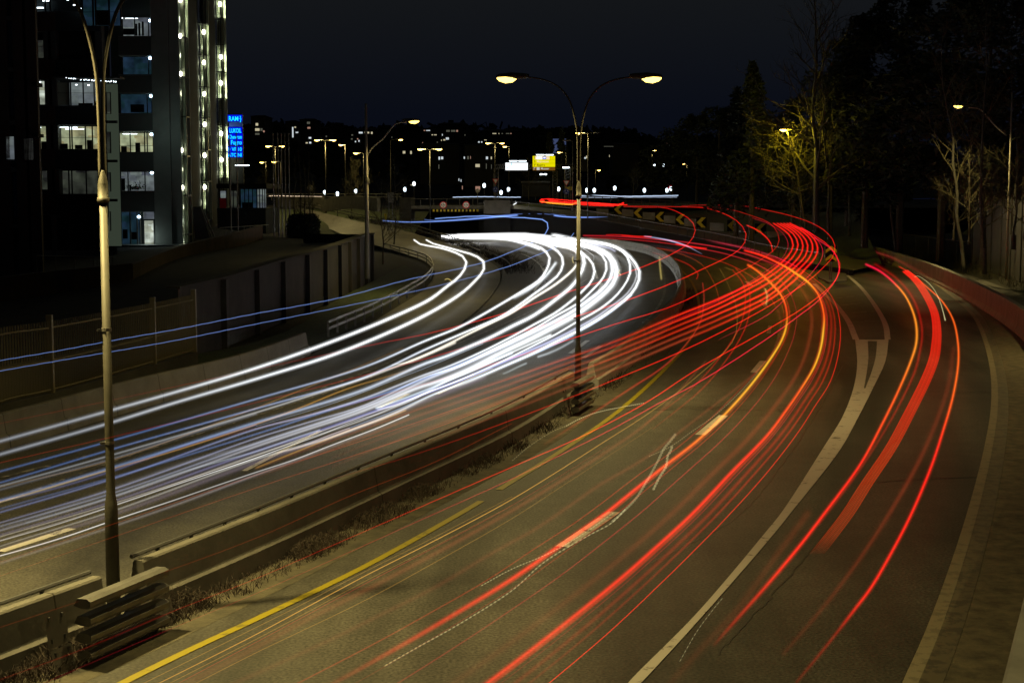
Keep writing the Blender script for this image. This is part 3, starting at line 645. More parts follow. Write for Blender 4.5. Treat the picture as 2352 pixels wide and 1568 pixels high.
# flagpoles
fpro = None
for i, (u, v0) in enumerate([(630, 312), (641, 314), (649, 315), (657, 318), (666, 320), (531, 400), (547, 385)]):
    b = P(u, 545, 165); lab = 'bare grey flagpole, ' + ['leftmost of the row by the glass pavilion', 'second from left in the row by the pavilion', 'middle one of the row by the pavilion', 'second from right in the row by the pavilion', 'rightmost of the row by the hedge', 'left one of two before the glass pavilion', 'right one of two before the glass pavilion'][i]
    if not fpro:
        fpro = thing('flagpole', lab, 'flagpole', b, 'bare flagpoles beside the glass pavilion')
        MB().lathe([(0, .09), (11, .05)], n=8).build('shaft', 'galvanised', fpro, local=True); MB().lathe([(11, .09), (11.1, .1), (11.2, .02)], n=8).build('finial', 'galvanised', fpro, local=True)
    else:
        o = copy_tree(fpro); o.location = b; o['label'] = lab
# ================================================================== OFFICE BUILDING
def rb(mb, u0, v0, u1, v1, d, t=.3, front=0.):
    # box filling the picture rectangle at distance d, its depth t going back
    a = P(u0, v1, d - front); c = P(u1, v0, d - front); return mb.box((a.x, d - front, a.z), (c.x, d - front + t, c.z))
office = thing('office_building', 'tall glass and concrete office building at left with lit balconied floors', 'building', P(340, 562, 139))
# recessed balcony bay nearest the stair towers
dC = 139
a = MB(); rb(a, 266, -60, 410, 562, dC, .8, -1.6); a.build('wall', 'facade_dark', office)
a = MB(); rb(a, 357, -60, 382, 562, dC, .5, .35); rb(a, 384, -60, 407, 562, dC, .2, .1); a.build('column', 'concrete_col', office)
a = MB(); rb(a, 381.5, -60, 384.5, 562, dC, 1, .12); a.build('cladding_seam', 'frame_metal', office)
for (v0, v1) in ((84, 127), (172, 213), (261, 300), (350, 393), (440, 485)):
    a = MB(); rb(a, 272, v0 + 1, 354, v1, dC, .9, .3); a.build('balcony_front', 'facade', office)
    a = MB(); rb(a, 271, v0 - 1, 355, v0 + 1, dC, .08, .36); a.build('balcony_rail', 'galvanised', office)
    a = MB(); rb(a, 272, v1 + .2, 354, v1 + 2, dC, 1.6, .2); a.build('floor_slab', 'concrete_col', office)
def window(u0, v0, u1, v1, d, room, mull=(), bars=(), deep=.9, furn=None, strips=0, parent=office, fm='frame_metal', lamp=None):
    w = MB(); e_ = .8
    rb(w, u0, v0, u0 + e_, v1, d, .12); rb(w, u1 - e_, v0, u1, v1, d, .12); rb(w, u0, v1 - e_, u1, v1, d, .14); rb(w, u0, v0, u1, v0 + e_, d, .14)
    for m_ in mull: rb(w, m_ - .6, v0, m_ + .6, v1, d, .1, -.02)
    for b_ in bars: rb(w, u0, b_ - .4, u1, b_ + .4, d, .08, -.03)
    f = w.build('window', fm, parent)
    r = MB(); rb(r, u0, v0, u1, v1, d, .04, -deep); r.build('lit_room' if room != 'glass_dark' else 'pane', room, f)
    if furn:
        for (x0, y0, x1, y1) in furn: q = MB(); rb(q, x0, y0, x1, y1, d, .2, -deep + .3); q.build('furniture', 'black_panel', f)
    for s_ in range(strips):
        q = MB(); vv = v0 + 2.2 + s_ * 4; uu = u0 + (u1 - u0) * (.1 + .15 * s_); rb(q, uu, vv, uu + (u1 - u0) * .42, vv + 1.2, d, .05, -.5); q.build('ceiling_light', 'tube_white', f)
    if lamp:
        q = MB(); c = P(*lamp, d - .1); q.lathe([(-.13, .03), (-.09, .13), (0, .17), (.09, .13), (.13, .03)], c, 10); q.build('wall_lamp', 'spot_blue', f, smooth=True)
    return f
window(281, 40, 349, 84, dC, 'room_cool', (309, 341), (), furn=[(282, 66, 308, 80), (311, 55, 314, 82), (318, 53, 321, 82), (326, 50, 329, 82)], strips=1, lamp=(345, 48))
window(281, 130, 349, 172, dC, 'room_blue', (341,), (), lamp=(345, 134))
window(276, 216, 349, 261, dC, 'room_blue', (338,), (), furn=[(300, 240, 330, 258)], lamp=(347, 221))
window(274, 305, 352, 350, dC, 'room_green', (299, 332, 338), (335,), furn=[(278, 336, 290, 350), (311, 328, 321, 350)], strips=1, lamp=(348, 309))
window(270, 394, 355, 439, dC, 'room_cool', (277, 294, 333), (), furn=[(276, 410, 286, 438), (297, 425, 300, 438)], strips=0, lamp=(349, 397))
window(271, 486, 322, 562, dC, 'room_blue', (278, 299, 315), (), furn=[(282, 527, 292, 548), (300, 533, 315, 550)], lamp=(319, 498))
a = MB()
for _ in range(240):
    u, v = rnd.gauss(310, 10), 437 - abs(rnd.gauss(0, 7)); c = P(u, v, dC + .25); s_ = .12; a.quad(c, c + Vector((rnd.uniform(-s_, s_), .05, rnd.uniform(0, s_ * 1.4))), c + Vector((rnd.uniform(-s_, s_), -.05, rnd.uniform(0, s_ * 1.4))))
a.build('indoor_plant', 'grass', office)
d_ = window(330, 506, 354, 562, dC, 'room_bright', (), (), fm='frame_metal'); d_.name = 'door'
window(328, 486, 355, 504, dC, 'room_cool')
# block one bay nearer the camera
dB = 118
a = MB(); rb(a, 76, -80, 242, 575, dB, .5, -.95); a.build('wall', 'facade_dark', office); a = MB(); A, B = P(268, 570, dB + .8), P(267, 570, dC + 1.6); a.quad((A.x, A.y, 1), (B.x, B.y, 1), (B.x, B.y, 34), (A.x, A.y, 34)); a.build('side_wall', 'facade_dark', office)
for (v0, v1) in ((28, 72), (136, 183), (243, 287), (343, 388), (446, 492)):
    a = MB(); rb(a, 78, v0, 126, v1, dB, .9, .1); a.build('spandrel', 'facade_brown', office)
    a = MB(); rb(a, 127, v0 + 1, 228, v1, dB, .9, .05); a.build('spandrel', 'facade_dark', office)
    a = MB(); rb(a, 78, v1 + .2, 110, v1 + 1.6, dB, .3, .2); a.build('window_sill', 'galvanised', office)
for u in (111, 122, 229):
    a = MB(); rb(a, u, 28, u + 3, 500, dB, .9, .02); a.build('pier', 'facade', office)
window(78, 186, 108, 241, dB, 'room_bright', (), (212,), furn=[(84, 224, 90, 240)], strips=1)
window(78, 290, 109, 343, dB, 'room_green', (), (315,), furn=[(95, 325, 108, 343)], strips=1)
window(77, 92, 105, 134, dB, 'room_dim', (), (108,))
window(82, 392, 111, 436, dB, 'room_dim', (), (410,))
window(125, 189, 226, 243, dB, 'room_cool', (158, 162, 191, 216), (214,), furn=[(180, 237, 212, 243), (218, 232, 226, 243)], strips=0)
a = MB(); rb(a, 126, 190, 157, 242, dB, .05, -.2); a.build('roller_blind', 'stair_wall', office)
a = MB(); rb(a, 126, 190, 157, 242, dB, .02, -.55); a.build('lit_room', 'win_dim', office)
window(125, 290, 226, 343, dB, 'room_green', (160, 165, 196, 212), (316,), furn=[(133, 330, 154, 342), (172, 333, 188, 342), (200, 322, 210, 343)], strips=2)
window(128, 392, 226, 446, dB, 'room_dim', (158, 165, 198), ())
window(78, -40, 178, 27, dB, 'room_cool', (103, 114), (), furn=[(130, 14, 172, 27)], strips=0, deep=1.5)
window(188, -40, 277, 60, dB - 4, 'room_blue', (213, 219, 250), (28,), furn=[(222, 24, 250, 58)], strips=0)
for (u0, v0, u1) in ((48, 2, 70), (55, 17, 99), (60, 12, 72), (98, 1, 112)):
    a = MB(); rb(a, u0, v0, u1, v0 + 2.6, dB, .1, -.5); a.build('ceiling_light', 'tube_white', office)
for (u, v) in ((187, 20), (204, 21), (228, 22), (170, 12), (198, 1), (279, 42), (155, 0), (175, 195), (203, 196)):
    a = MB(); rb(a, u - 2, v - 1, u + 2, v + 1, dB - .2, .1, .2); a.build('downlight', 'tube_white', office)
# sparkling canopy edge and garden gate level
a = MB(); rb(a, 120, 176, 276, 180, dB, 1.4, 1.2); a.build('canopy', 'facade', office)
for _ in range(46):
    u = rnd.uniform(150, 270); v = 181 + (u - 150) * .07 + rnd.uniform(-1.5, 1.5); c = P(u, v, dB - 1.22); MB().box(c, c + Vector((.06, .03, .05))).build('fairy_light', 'lamp_white', office)
a = MB(); rb(a, 130, 492, 228, 575, dB, .3, 0); a.build('garage_door', 'facade_dark', office)
for u in (128, 160, 186, 215): a = MB(); rb(a, u, 494, u + 1.5, 575, dB, .2, .1); a.build('door_post', 'facade', office)
a = MB(); rb(a, 120, 494, 127, 588, dB, .4, .3); a.build('column', 'concrete_col', office)
# strip with small windows between the two blocks; its wall glows to look lit
a = MB(); rb(a, 242, 193, 268, 565, dB + .8, .3, 0); a.build('stair_wall', 'stair_glow', office)
for (v0, v1) in ((212, 262), (303, 352), (396, 440), (486, 530)):
    window(244, v0, 254, v1, dB + .7, 'room_dim', deep=.05)
for v in (277, 367, 457): a = MB(); rb(a, 240, v, 268, v + 6, dB + .5, .3); a.build('ledge', 'facade_dark', office)
# dark block at the far left
blk = thing('office_block', 'dark flat-faced office block at the left edge with two small lit windows', 'building', P(30, 600, 96))
a = MB(); rb(a, -260, -90, 76, 690, 96, .5, 0); a.build('wall', 'facade_dark', blk); a = MB(); A, B = P(76, 600, 96.5), P(77, 600, dB + .9); a.quad((A.x, A.y, 1), (B.x, B.y, 1), (B.x, B.y, 34), (A.x, A.y, 34)); a.build('side_wall', 'facade_dark', blk)
for u in (-40, 6, 50, 74):
    a = MB(); rb(a, u - 3, -90, u + 3, 690, 96, .3, .2); a.build('pier', 'facade_brown', blk)
for v in (42, 160, 282, 390, 520):
    a = MB(); rb(a, -200, v - 5, 76, v + 5, 96, .3, .16); a.build('ledge', 'facade', blk)
for (v0, v1) in ((52, 142), (178, 268), (400, 500)): window(12, v0, 44, v1, 96, 'glass_dark', parent=blk, deep=-.02, mull=(30,))
window(12, 313, 34, 367, 95.7, 'room_cool', parent=blk, deep=.1, mull=()); window(53, 317, 78, 368, 95.7, 'room_dim', parent=blk, deep=.1)
a = MB(); rb(a, 72, 189, 84, 198, 96, 1.2, 1.2); a.build('awning_box', 'black_panel', blk)
a = MB(); rb(a, 74, 307, 87, 315, 96, 1.2, 1.2); a.build('awning_box', 'black_panel', blk)
# three stair towers
def tower(label, u0, u1, d, vb, lamps, pitch, ph):
    t = thing('stair_tower', label, 'stair tower', P((u0 + u1) / 2, vb, d), 'glazed stair towers on the side of the offices')
    w = u1 - u0; X0, X1 = P(u0, vb, d).x, P(u1, vb, d).x; zb = P(u0, vb, d).z; zt = P(u0, -70, d).z
    MB().box((X0, d + 1.6, zb), (X1, d + 1.75, zt)).build('back_wall', 'stair_wall', t)
    a = MB(); k = .045 * w / 30
    for f in (0, .58, .66, .97): x = X0 + (X1 - X0) * f; a.box((x, d - .05, zb), (x + px(1.4, d), d + .06, zt))
    a.build('mullion', 'frame_metal', t)
    MB().box((X0 + (X1 - X0) * .70, d + .1, zb), (X0 + (X1 - X0) * .93, d + .2, zt)).build('glass_fin', 'stair_wall', t)
    a = MB(); z = zb + px(ph, d)
    fl = px(pitch, d)
    while z < zt: MB().box((X0, d - .08, z), (X1, d + 1.5, z + .12)).build('landing', 'frame_metal', t); z += fl
    # spiral flight: treads round a post, two turns per three storeys, and a curved handrail
    cx = X0 + (X1 - X0) * .30; r = (X1 - X0) * .24; a = MB(); h = []; z = zb; n = 0
    while z < zt:
        an = n * .42; c = Vector((cx, d + .75, z)); p = c + Vector((math.cos(an), math.sin(an), 0)) * r
        a.bar(c, p, .26, .05); h.append(p + Vector((0, 0, .95)))
        if n % 2 == 0: a.bar(p, p + Vector((0, 0, .95)), .025, .025)
        z += fl / 15; n += 1
    a.build('spiral_tread', 'frame_metal', t); MB().tube(h, .028, 5).build('handrail', 'galvanised', t); MB().tube([(cx, d + .75, zb), (cx, d + .75, zt)], .06, 6).build('newel_post', 'frame_metal', t)
    for (u, v) in lamps:
        c = P(u, v, d - .15); s_ = px(1, d) * 2.6; q = MB(); q.lathe([(-s_ * 1.9, s_ * .5), (-s_ * 1.3, s_ * 1.1), (0, s_ * 1.35), (s_ * 1.3, s_ * 1.1), (s_ * 1.9, s_ * .5)], c, 10); q.build('wall_lamp', 'stair_lamp', t, smooth=True)
    nl = 0
    for (u, v) in lamps:
        nl += 1; c = P(u + w * .22, v, d + .9); point('tower_fill_light', c - off(t), .25, 300 * (w / 29) ** 1.3, (.95, 1, .66), t); c = P(u + w * .22, v + pitch * .5, d + .9); point('tower_fill_light', c - off(t), .25, 240 * (w / 29) ** 1.3, (.95, 1, .66), t)  # set behind the lamps, plus extras between them, added to brighten the back wall
    return t
tower('glazed spiral-stair tower nearest the concrete columns', 405, 434, 139.5, 562, [(414, 1), (414, 83), (415, 170), (417, 345), (419, 431), (416, 508)], 89, 22)
tower('middle glazed spiral-stair tower of the three', 462, 481, 172, 505, [(468, 74), (468, 144), (469, 216), (470, 286), (470, 357), (470, 430)], 71, 16)
tower('farthest and narrowest glazed stair tower, beside the blue sign', 501, 521, 204, 485, [(505, 10), (507, 131), (507, 191), (508, 307), (509, 367)], 60, 14)
a = MB()
for (u0, u1, d0, d1, vb) in ((434, 463, 139.6, 171, 545), (481, 502, 172, 203, 490)):
    A, B = P(u0, vb, d0), P(u1, vb, d1); zt = 34; a.quad((A.x, A.y, 1), (B.x, B.y, 1), (B.x, B.y, zt), (A.x, A.y, zt))
a.build('side_wall', 'facade_dark', office)
a = MB(); A, B = P(438, 545, 146), P(497, 552, 150)
for k in range(7): p = P(440 + k * 4, 475, 150); q = P(452 + k * 7, 548, 150); a.bar(p, q, .25, .1)
a.build('sloping_brace', 'concrete_col', office)
a = MB(); rb(a, 408, 562, 520, 567, 136, 12, 0); rb(a, 262, 563, 408, 572, 136, 3, 0); a.build('entrance_step', 'concrete_col', office)
point('facade_fill_light', P(338, 548, 137.6) - off(office), .3, 28, (.8, .95, .9), office); point('facade_fill_light', P(375, 300, 135.5) - off(office), .5, 45, (.7, .95, .85), office)  # two lights added without lamps, to brighten the doorway paving and the columns
# glass pavilion
pv = thing('glass_pavilion', 'low dark glass pavilion with lit interior right of the stair towers', 'building', P(550, 550, 178))
a = MB(); rb(a, 497, 422, 612, 433, 178, 12, .5); a.build('roof', 'black_panel', pv)
a = MB(); rb(a, 500, 478, 610, 552, 178, 10, 0); a.build('wall', 'facade_dark', pv)
window(505, 438, 520, 478, 178, 'room_cool', parent=pv); window(528, 438, 545, 478, 178, 'room_dim', parent=pv, mull=(536,))
window(552, 434, 590, 478, 178, 'room_blue', parent=pv, mull=(562, 571, 580), furn=[(556, 465, 580, 478)]); window(590, 434, 612, 478, 178, 'room_cool', parent=pv, mull=(596, 603, 608))
a = MB(); rb(a, 505, 455, 519, 478, 177.9, .04, 0); a.build('poster', 'sign_red', pv)
for u in (515, 540, 549, 557): a = MB(); c = P(u, 381, 205); a.box(c, c + Vector((.9 if u > 520 else .3, .1, .12))); a.build('strip_light', 'tube_white', pv)
guard_ = thing('forecourt_railing', 'grey railing along the forecourt edge in front of the glass pavilion', 'railing', P(560, 545, 160))
q = [P(505 + i * 14, 549 - i * 1.2, 152 + i * 2) for i in range(9)]
MB().tube([p + Vector((0, 0, 1.1)) for p in q], .04, 5).build('handrail', 'galvanised', guard_)
for p in q: MB().tube([p, p + Vector((0, 0, 1.1))], .03, 5).build('post', 'galvanised', guard_)
# lettering strip on the terrace wall
s_ = thing('wall_lettering', 'small pale worn lettering fixed on the brown terrace wall below the offices', 'sign', P(368, 602, 104))
a = MB()
for k in range(17): c = P(336 + k * 3.9, 608 - k * .72, 104.3); hgt = .16 + .08 * rnd.random(); a.box(c, c + Vector((.05, .03, hgt))); a.box(c + Vector((0, 0, hgt * rnd.random() * .8)), c + Vector((.09, .03, hgt * .2 + .03)))
a.build('letter', 'sign_grey', s_)
# blue sign pylon
d = 206; py = thing('sign_pylon', 'dark pylon with six rows of glowing blue company lettering beside the stair towers', 'sign', P(540, 470, d))
a = MB(); rb(a, 524, 262, 557, 470, d, .4, 0); a.build('pylon_board', 'black_panel', py)
for (txt, v0, v1, u0, u1) in (('RAM·}', 266, 278, 525, 554), ('LUKOIL', 294, 305, 527, 554), ('Chevron', 309, 319, 524, 555), ('Fugro', 321, 332, 530, 555), ('> VF 10', 338, 347, 524, 555), ('ATC NI', 351, 360, 524, 555)):
    a = MB(); rb(a, u0 - 2, v0 - 2, u1 + 2, v1 + 1.5, d, .1, .1); f = a.build('light_box', 'sign_glow', py)
    c = P(u0, v1, d - .14); h = px(v1 - v0, d); o = text(txt, h * 1.25, 'lettering', 'sign_cyan', f, c); w = o.dimensions.x if o.dimensions.x else 1
    bpy.context.view_layer.update(); w = max(v.co.x for v in o.data.vertices); o.scale = (px(u1 - u0, d) / w, 1, 1)
a = MB(); rb(a, 526, 280, 557, 291, d, .1, .1); a.build('blank_panel', 'sign_blue', py)
# ================================================================== BRIDGE, GANTRY, SIGNS
br = thing('road_bridge', 'low concrete road bridge with railings crossing over the main road', 'bridge', P(1030, 480, 222))
a = MB(); rb(a, 936, 473, 1180, 480, 222, 8, 0); a.build('deck', 'concrete', br)
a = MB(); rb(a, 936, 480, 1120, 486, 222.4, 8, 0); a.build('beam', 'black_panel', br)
for i in range(26):
    if i % 2 == 0: a = MB(); rb(a, 994 + i * 4.2, 481, 998 + i * 4.2, 486, 222.3, .05, 0); a.build('hazard_stripe', 'sign_yellow', br)
a = MB(); A = P(936, 473, 222); B = P(1176, 473, 222)
for h in (1.0,): a.bar(A + Vector((0, 0, h)), B + Vector((0, 0, h)), .08, .08)
a.build('rail', 'pole_paint', br)
for i in range(9): p = A.lerp(B, i / 8); MB().box(p + Vector((-.05, -.05, 0)), p + Vector((.05, .05, 1.0))).build('post', 'pole_paint', br)
a = MB(); A2 = P(936, 463, 232); B2 = P(1065, 463, 232); a.bar(A2 + Vector((0, 0, .4)), B2 + Vector((0, 0, .4)), .07, .07); a.build('rail', 'pole_paint', br)
a = MB(); rb(a, 918, 455, 944, 560, 222, 9, .3); a.build('abutment', 'dark_concrete', br)
a = MB(); rb(a, 1111, 461, 1172, 491, 221, 9, .3); a.build('abutment', 'concrete', br); a = MB(); rb(a, 1111, 491, 1172, 545, 221, 9, .3); a.build('abutment', 'black_panel', br)  # lower half in black: the darkness below the lit concrete put into the colour
def roundsign(label, u, v, d, txt, r=.42):
    c = P(u, v, d); t = thing('height_limit_sign', label, 'road sign', c, 'round height limit signs on the bridge')
    MB().disc(c, r).build('red_ring', 'sign_red', t); MB().disc(c + Vector((0, -.02, 0)), r * .76).build('face', 'sign_white', t)
    o = text(txt, .36, 'lettering', 'black_panel', t, c + Vector((0, -.05, -.10)), align='CENTER')
    for s_ in (1, -1):
        a = MB(); z = .31 * s_; a.quad(c + Vector((-.11, -.03, z)), c + Vector((.11, -.03, z)), c + Vector((0, -.03, z - .13 * s_))); a.build('arrow', 'black_panel', t)
    b = MB(); b.tube([c + Vector((0, .1, -.9)), c + Vector((0, .1, .3))], .04, 6); b.build('bracket', 'galvanised', t)
roundsign('round red-rimmed height limit sign reading 4,3 m, the left one on the bridge', 1018, 471, 221.5, '4,3m', .52)
roundsign('round red-rimmed sign reading 4,1 m, right one of two on the bridge', 1070.5, 471, 221.5, '4,1m', .52)
t = thing('back_of_round_sign', 'small pale round sign plate on a post, right of the height limit signs', 'road sign', P(1097, 476, 224))
MB().disc(P(1097, 438, 224), .3).build('plate', 'sign_grey', t); MB().tube([P(1097, 476, 224.1), P(1097, 434, 224.1)], .04, 6).build('post', 'galvanised', t)
# gantry
gd = 247
def lattice(mb, A, B, w, n, ax):
    # square lattice member: four chords and zigzag webs
    A, B = Vector(A), Vector(B); o4 = [Vector((w / 2 * i, w / 2 * j, 0)) if ax == 'z' else Vector((0, w / 2 * i, w / 2 * j)) for i, j in ((-1, -1), (1, -1), (1, 1), (-1, 1))]
    for o_ in o4: mb.tube([A + o_, B + o_], .05, 5)
    for i in range(n):
        p, q = A.lerp(B, i / n), A.lerp(B, (i + 1) / n)
        for k in range(4): mb.tube([p + o4[k], q + o4[(k + 1) % 4]], .03, 4)
gt = thing('sign_gantry', 'steel lattice gantry over the far road carrying the lit direction signs', 'gantry', P(1137, 480, gd))
a = MB(); lattice(a, P(1135, 383, gd), P(1322, 383, gd), .75, 40, 'x'); a.build('crossbeam', 'galvanised', gt)
a = MB(); lattice(a, P(1140, 482, gd), P(1140, 388, gd), .7, 14, 'z'); a.build('lattice_post', 'galvanised', gt)
a = MB(); lattice(a, P(1275, 470, gd), P(1275, 392, gd), .7, 12, 'z'); a.build('lattice_post', 'galvanised', gt)
a = MB(); lattice(a, P(1304, 475, gd - 12), P(1304, 384, gd - 12), .85, 13, 'z'); a.build('lattice_post', 'galvanised', gt)
for u in (1296, 1304): a = MB(); c = P(u, 385, gd - 13); a.box(c - Vector((.25, 0, .1)), c + Vector((.25, .2, .1))); a.build('floodlight', 'tube_white', gt)
def lampbar(u0, u1, v, par):
    for k in (0, 1):
        x0 = u0 + (u1 - u0) * (.02 + .5 * k); a = MB(); rb(a, x0, v, x0 + (u1 - u0) * .44, v + 1.8, gd, .15, 1.2); a.build('tube_lamp', 'tube_white', par)
    a = MB()
    for k in (.0, .45, .88): x = u0 + (u1 - u0) * k; a.bar(P(x, v - 5, gd), P(x, v - 1, gd - 1.3), .1, .1); a.bar(P(x, v - 5, gd), P(x, v + 6, gd), .1, .1)
    a.build('lamp_bracket', 'pole_paint', par)
ws = thing('direction_sign', 'overexposed white illuminated direction sign, left one on the gantry', 'road sign', P(1186, 391, gd))
a = MB(); rb(a, 1161, 374, 1212, 391, gd, .12, .8); a.build('panel', 'sign_backlit', ws); lampbar(1169, 1211, 369, ws)
a = MB(); rb(a, 1173, 374.5, 1176, 380, gd, .05, .86); rb(a, 1163.5, 383, 1166, 388, gd, .05, .86); rb(a, 1163.5, 376, 1165.5, 378, gd, .05, .86); a.build('symbol', 'sign_lit_cyan', ws)
ys = thing('direction_sign', 'yellow and brown illuminated direction sign listing three places, right one on the gantry', 'road sign', P(1248, 393, gd))
for (v0, v1, m_, nm) in ((358.5, 366.6, 'sign_lit_yellow', 'top_panel'), (366.9, 375, 'sign_lit_yellow', 'upper_panel'), (375.3, 383.4, 'sign_lit_yellow', 'lower_panel'), (383.7, 391.5, 'sign_lit_brown', 'brown_panel')):
    a = MB(); rb(a, 1223.5, v0, 1275, v1, gd, .12, .8); f = a.build(nm, m_, ys)
    if nm == 'brown_panel':
        text('Museer', px(6.4, gd), 'lettering', 'sign_lit_white', f, P(1242, 389.6, gd - .9)); a = MB(); rb(a, 1232.5, 384.6, 1239.5, 390.6, gd, .04, .86); a.build('symbol', 'sign_lit_white', f)
        a = MB(); rb(a, 1226, 385, 1230, 386, gd, .04, .86); rb(a, 1226, 385, 1227, 390.5, gd, .04, .86); a.build('arrow', 'sign_lit_white', f)
    if nm == 'lower_panel':
        text('Bygdøy', px(6.4, gd), 'lettering', 'black_panel', f, P(1233, 381.4, gd - .9)); a = MB(); rb(a, 1227, 377, 1231, 378, gd, .04, .86); rb(a, 1226.6, 377, 1227.6, 382, gd, .04, .86); a.build('arrow', 'black_panel', f)
    if nm == 'upper_panel':
        text('Majorstuen', px(6.0, gd), 'lettering', 'sign_lit_pale', f, P(1233, 373.2, gd - .9)); a = MB(); rb(a, 1228, 370, 1229, 374, gd, .04, .86); rb(a, 1227, 368.5, 1228, 370.5, gd, .04, .86); a.build('arrow', 'black_panel', f)
    if nm == 'top_panel':
        a = MB(); rb(a, 1229, 359, 1262, 366.4, gd, .03, .84); a.build('glare_patch', 'sign_lit_pale', f); a = MB(); rb(a, 1232.5, 360, 1245, 366.3, gd, .03, .88); a.build('symbol', 'sign_backlit', f)
        a = MB(); rb(a, 1246.5, 360, 1254.5, 366, gd, .03, .88); g_ = a.build('symbol', 'sign_lit_blue', f); a = MB(); rb(a, 1248, 361.5, 1253, 364, gd, .03, .92); a.build('lettering', 'sign_backlit', g_)
        a = MB(); rb(a, 1227.6, 359.6, 1228.6, 365, gd, .03, .88); a.build('arrow', 'black_panel', f)
lampbar(1231, 1273, 355, ys)
area('sign_light', P(1186, 395, gd - 1) , 3, 60, (.8, .93, 1), (0, 0, 0), 170)
def roadsign(label, u, v, d, kind, vb, r=.45):
    c = P(u, v, d); t = thing('road_sign', label, 'road sign', c)
    MB().tube([P(u, vb, d + .1), P(u, v - 8, d + .1)], .04, 6).build('post', 'galvanised', t)
    if kind == 'yield':
        MB().quad(c + Vector((-.5, 0, .4)), c + Vector((0, 0, -.5)), c + Vector((.5, 0, .4))).build('red_border', 'sign_red', t)
        MB().quad(c + Vector((-.34, -.02, .31)), c + Vector((0, -.02, -.3)), c + Vector((.34, -.02, .31))).build('face', 'sign_white', t)
        e_ = c + Vector((0, 0, -1.25)); MB().disc(e_, r).build('round_plate', 'sign_blue', t)
        for k in range(3):
            an = k * 2.09; a = MB(); a.tube([e_ + Vector((math.cos(an + j * .25) * .24, -.03, math.sin(an + j * .25) * .24)) for j in range(5)], .035, 5); a.build('arrow', 'sign_white', t)
    else: MB().disc(c, r).build('plate', kind, t)
roadsign('give-way triangle over a blue roundabout disc on the left gantry post', 1138, 417, 240, 'yield', 462)
roadsign('give-way triangle over a blue roundabout disc between gantry and middle lamp', 1301, 421, 232, 'yield', 462)
roadsign('small pale round sign back on a thin pole near the ramp wall', 713, 432, 232, 'sign_grey', 482)
roadsign('round red-lit sign at the far right of the railings', 1538, 428, 300, 'sign_red', 452)
t = thing('notice_board', 'grey rectangular sign board on twin posts behind the bare weeds', 'road sign', P(897, 466, 188)); a = MB(); rb(a, 890.5, 442, 903.5, 465, 188, .05); a.build('board', 'sign_grey', t)
for u in (893, 901): MB().tube([P(u, 530, 188.1), P(u, 442, 188.1)], .05, 6).build('post', 'galvanised', t)
t = thing('hazard_marker', 'narrow yellow hazard marker at the foot of the underpass wall', 'road sign', P(885, 509, 196)); a = MB(); rb(a, 883.5, 491, 887.5, 509, 196, .05); a.build('panel', 'sign_yellow', t); MB().tube([P(885, 520, 196.1), P(885, 495, 196.1)], .04, 6).build('post', 'galvanised', t)
t = thing('diversion_sign', 'small yellow sign behind the middle lamp post', 'road sign', P(1309, 436, 250)); a = MB(); rb(a, 1299, 429, 1316, 437, 250, .06); a.build('panel', 'sign_yellow', t); MB().tube([P(1306, 462, 250.1), P(1306, 430, 250.1)], .05, 6).build('post', 'galvanised', t)
# chevron boards with concrete blocks between
chl = [('leftmost, partly hidden behind the red trails', 1421, 481, 231), ('second from the left, dim', 1466, 489, 226), ('third from the left, brightest', 1516, 498, 222), ('fourth from the left', 1563, 504, 216), ('fifth from the left, without black background', 1611, 511, 211), ('sixth from the left, dark olive', 1683, 518, 199), ('rightmost, faint behind the red loops', 1747, 527, 188)]
def vquad(mb, pts, y):
    mb.quad(*[(x, y, z) for x, z in pts])
for lab, u, v, d in chl:
    c = P(u, v, d); t = thing('chevron_board', 'yellow arrow chevron board pointing left, ' + lab, 'road sign', c, 'chevron boards round the slip road bend')
    h = .72; MB().box((c.x - h, d, c.z - h), (c.x + h, d + .06, c.z + h)).build('backboard', 'black_panel', t)
    a = MB(); y = d - .02
    for s_ in (1, -1): a.quad((c.x - h * .95, y, c.z), (c.x - h * .1, y, c.z), (c.x + h * .85, y, c.z + s_ * h * .97), (c.x + h * .05, y, c.z + s_ * h * .97))
    a.build('arrow', 'sign_yellow', t)
    for sx_ in (-.4, .4): MB().box((c.x + sx_ - .04, d + .07, c.z - h - .6), (c.x + sx_ + .04, d + .14, c.z + h * .7)).build('post', 'galvanised', t)
bl = [(1384, 486, 235), (1443, 488, 228), (1491, 495, 224), (1540, 503, 218), (1587, 510, 213), (1647, 520, 204), (1715, 527, 194), (1790, 541, 179)]
for i, (u, v, d) in enumerate(bl):
    c = P(u, v, d); w = (.8 if i < 6 else 1.2); o = MB().sweep([(-.3, -.6), (-.12, -.1), (-.08, .45), (.08, .45), (.12, -.1), (.3, -.6)], [c + Vector((-w * 1.15, .3, .05)), c + Vector((w * 1.15, .1, -.05))]).build('concrete_block', 'pale_concrete')
    tag(o, 'pale concrete block, ' + ['left of all the chevron boards', 'between the first and second chevron boards', 'between the second and third chevron boards', 'between the third and fourth chevron boards', 'between the fourth and fifth chevron boards', 'between the fifth and sixth chevron boards', 'between the sixth and rightmost chevron boards', 'right of all the chevron boards'][i], 'barrier', 'concrete blocks between the chevron boards')
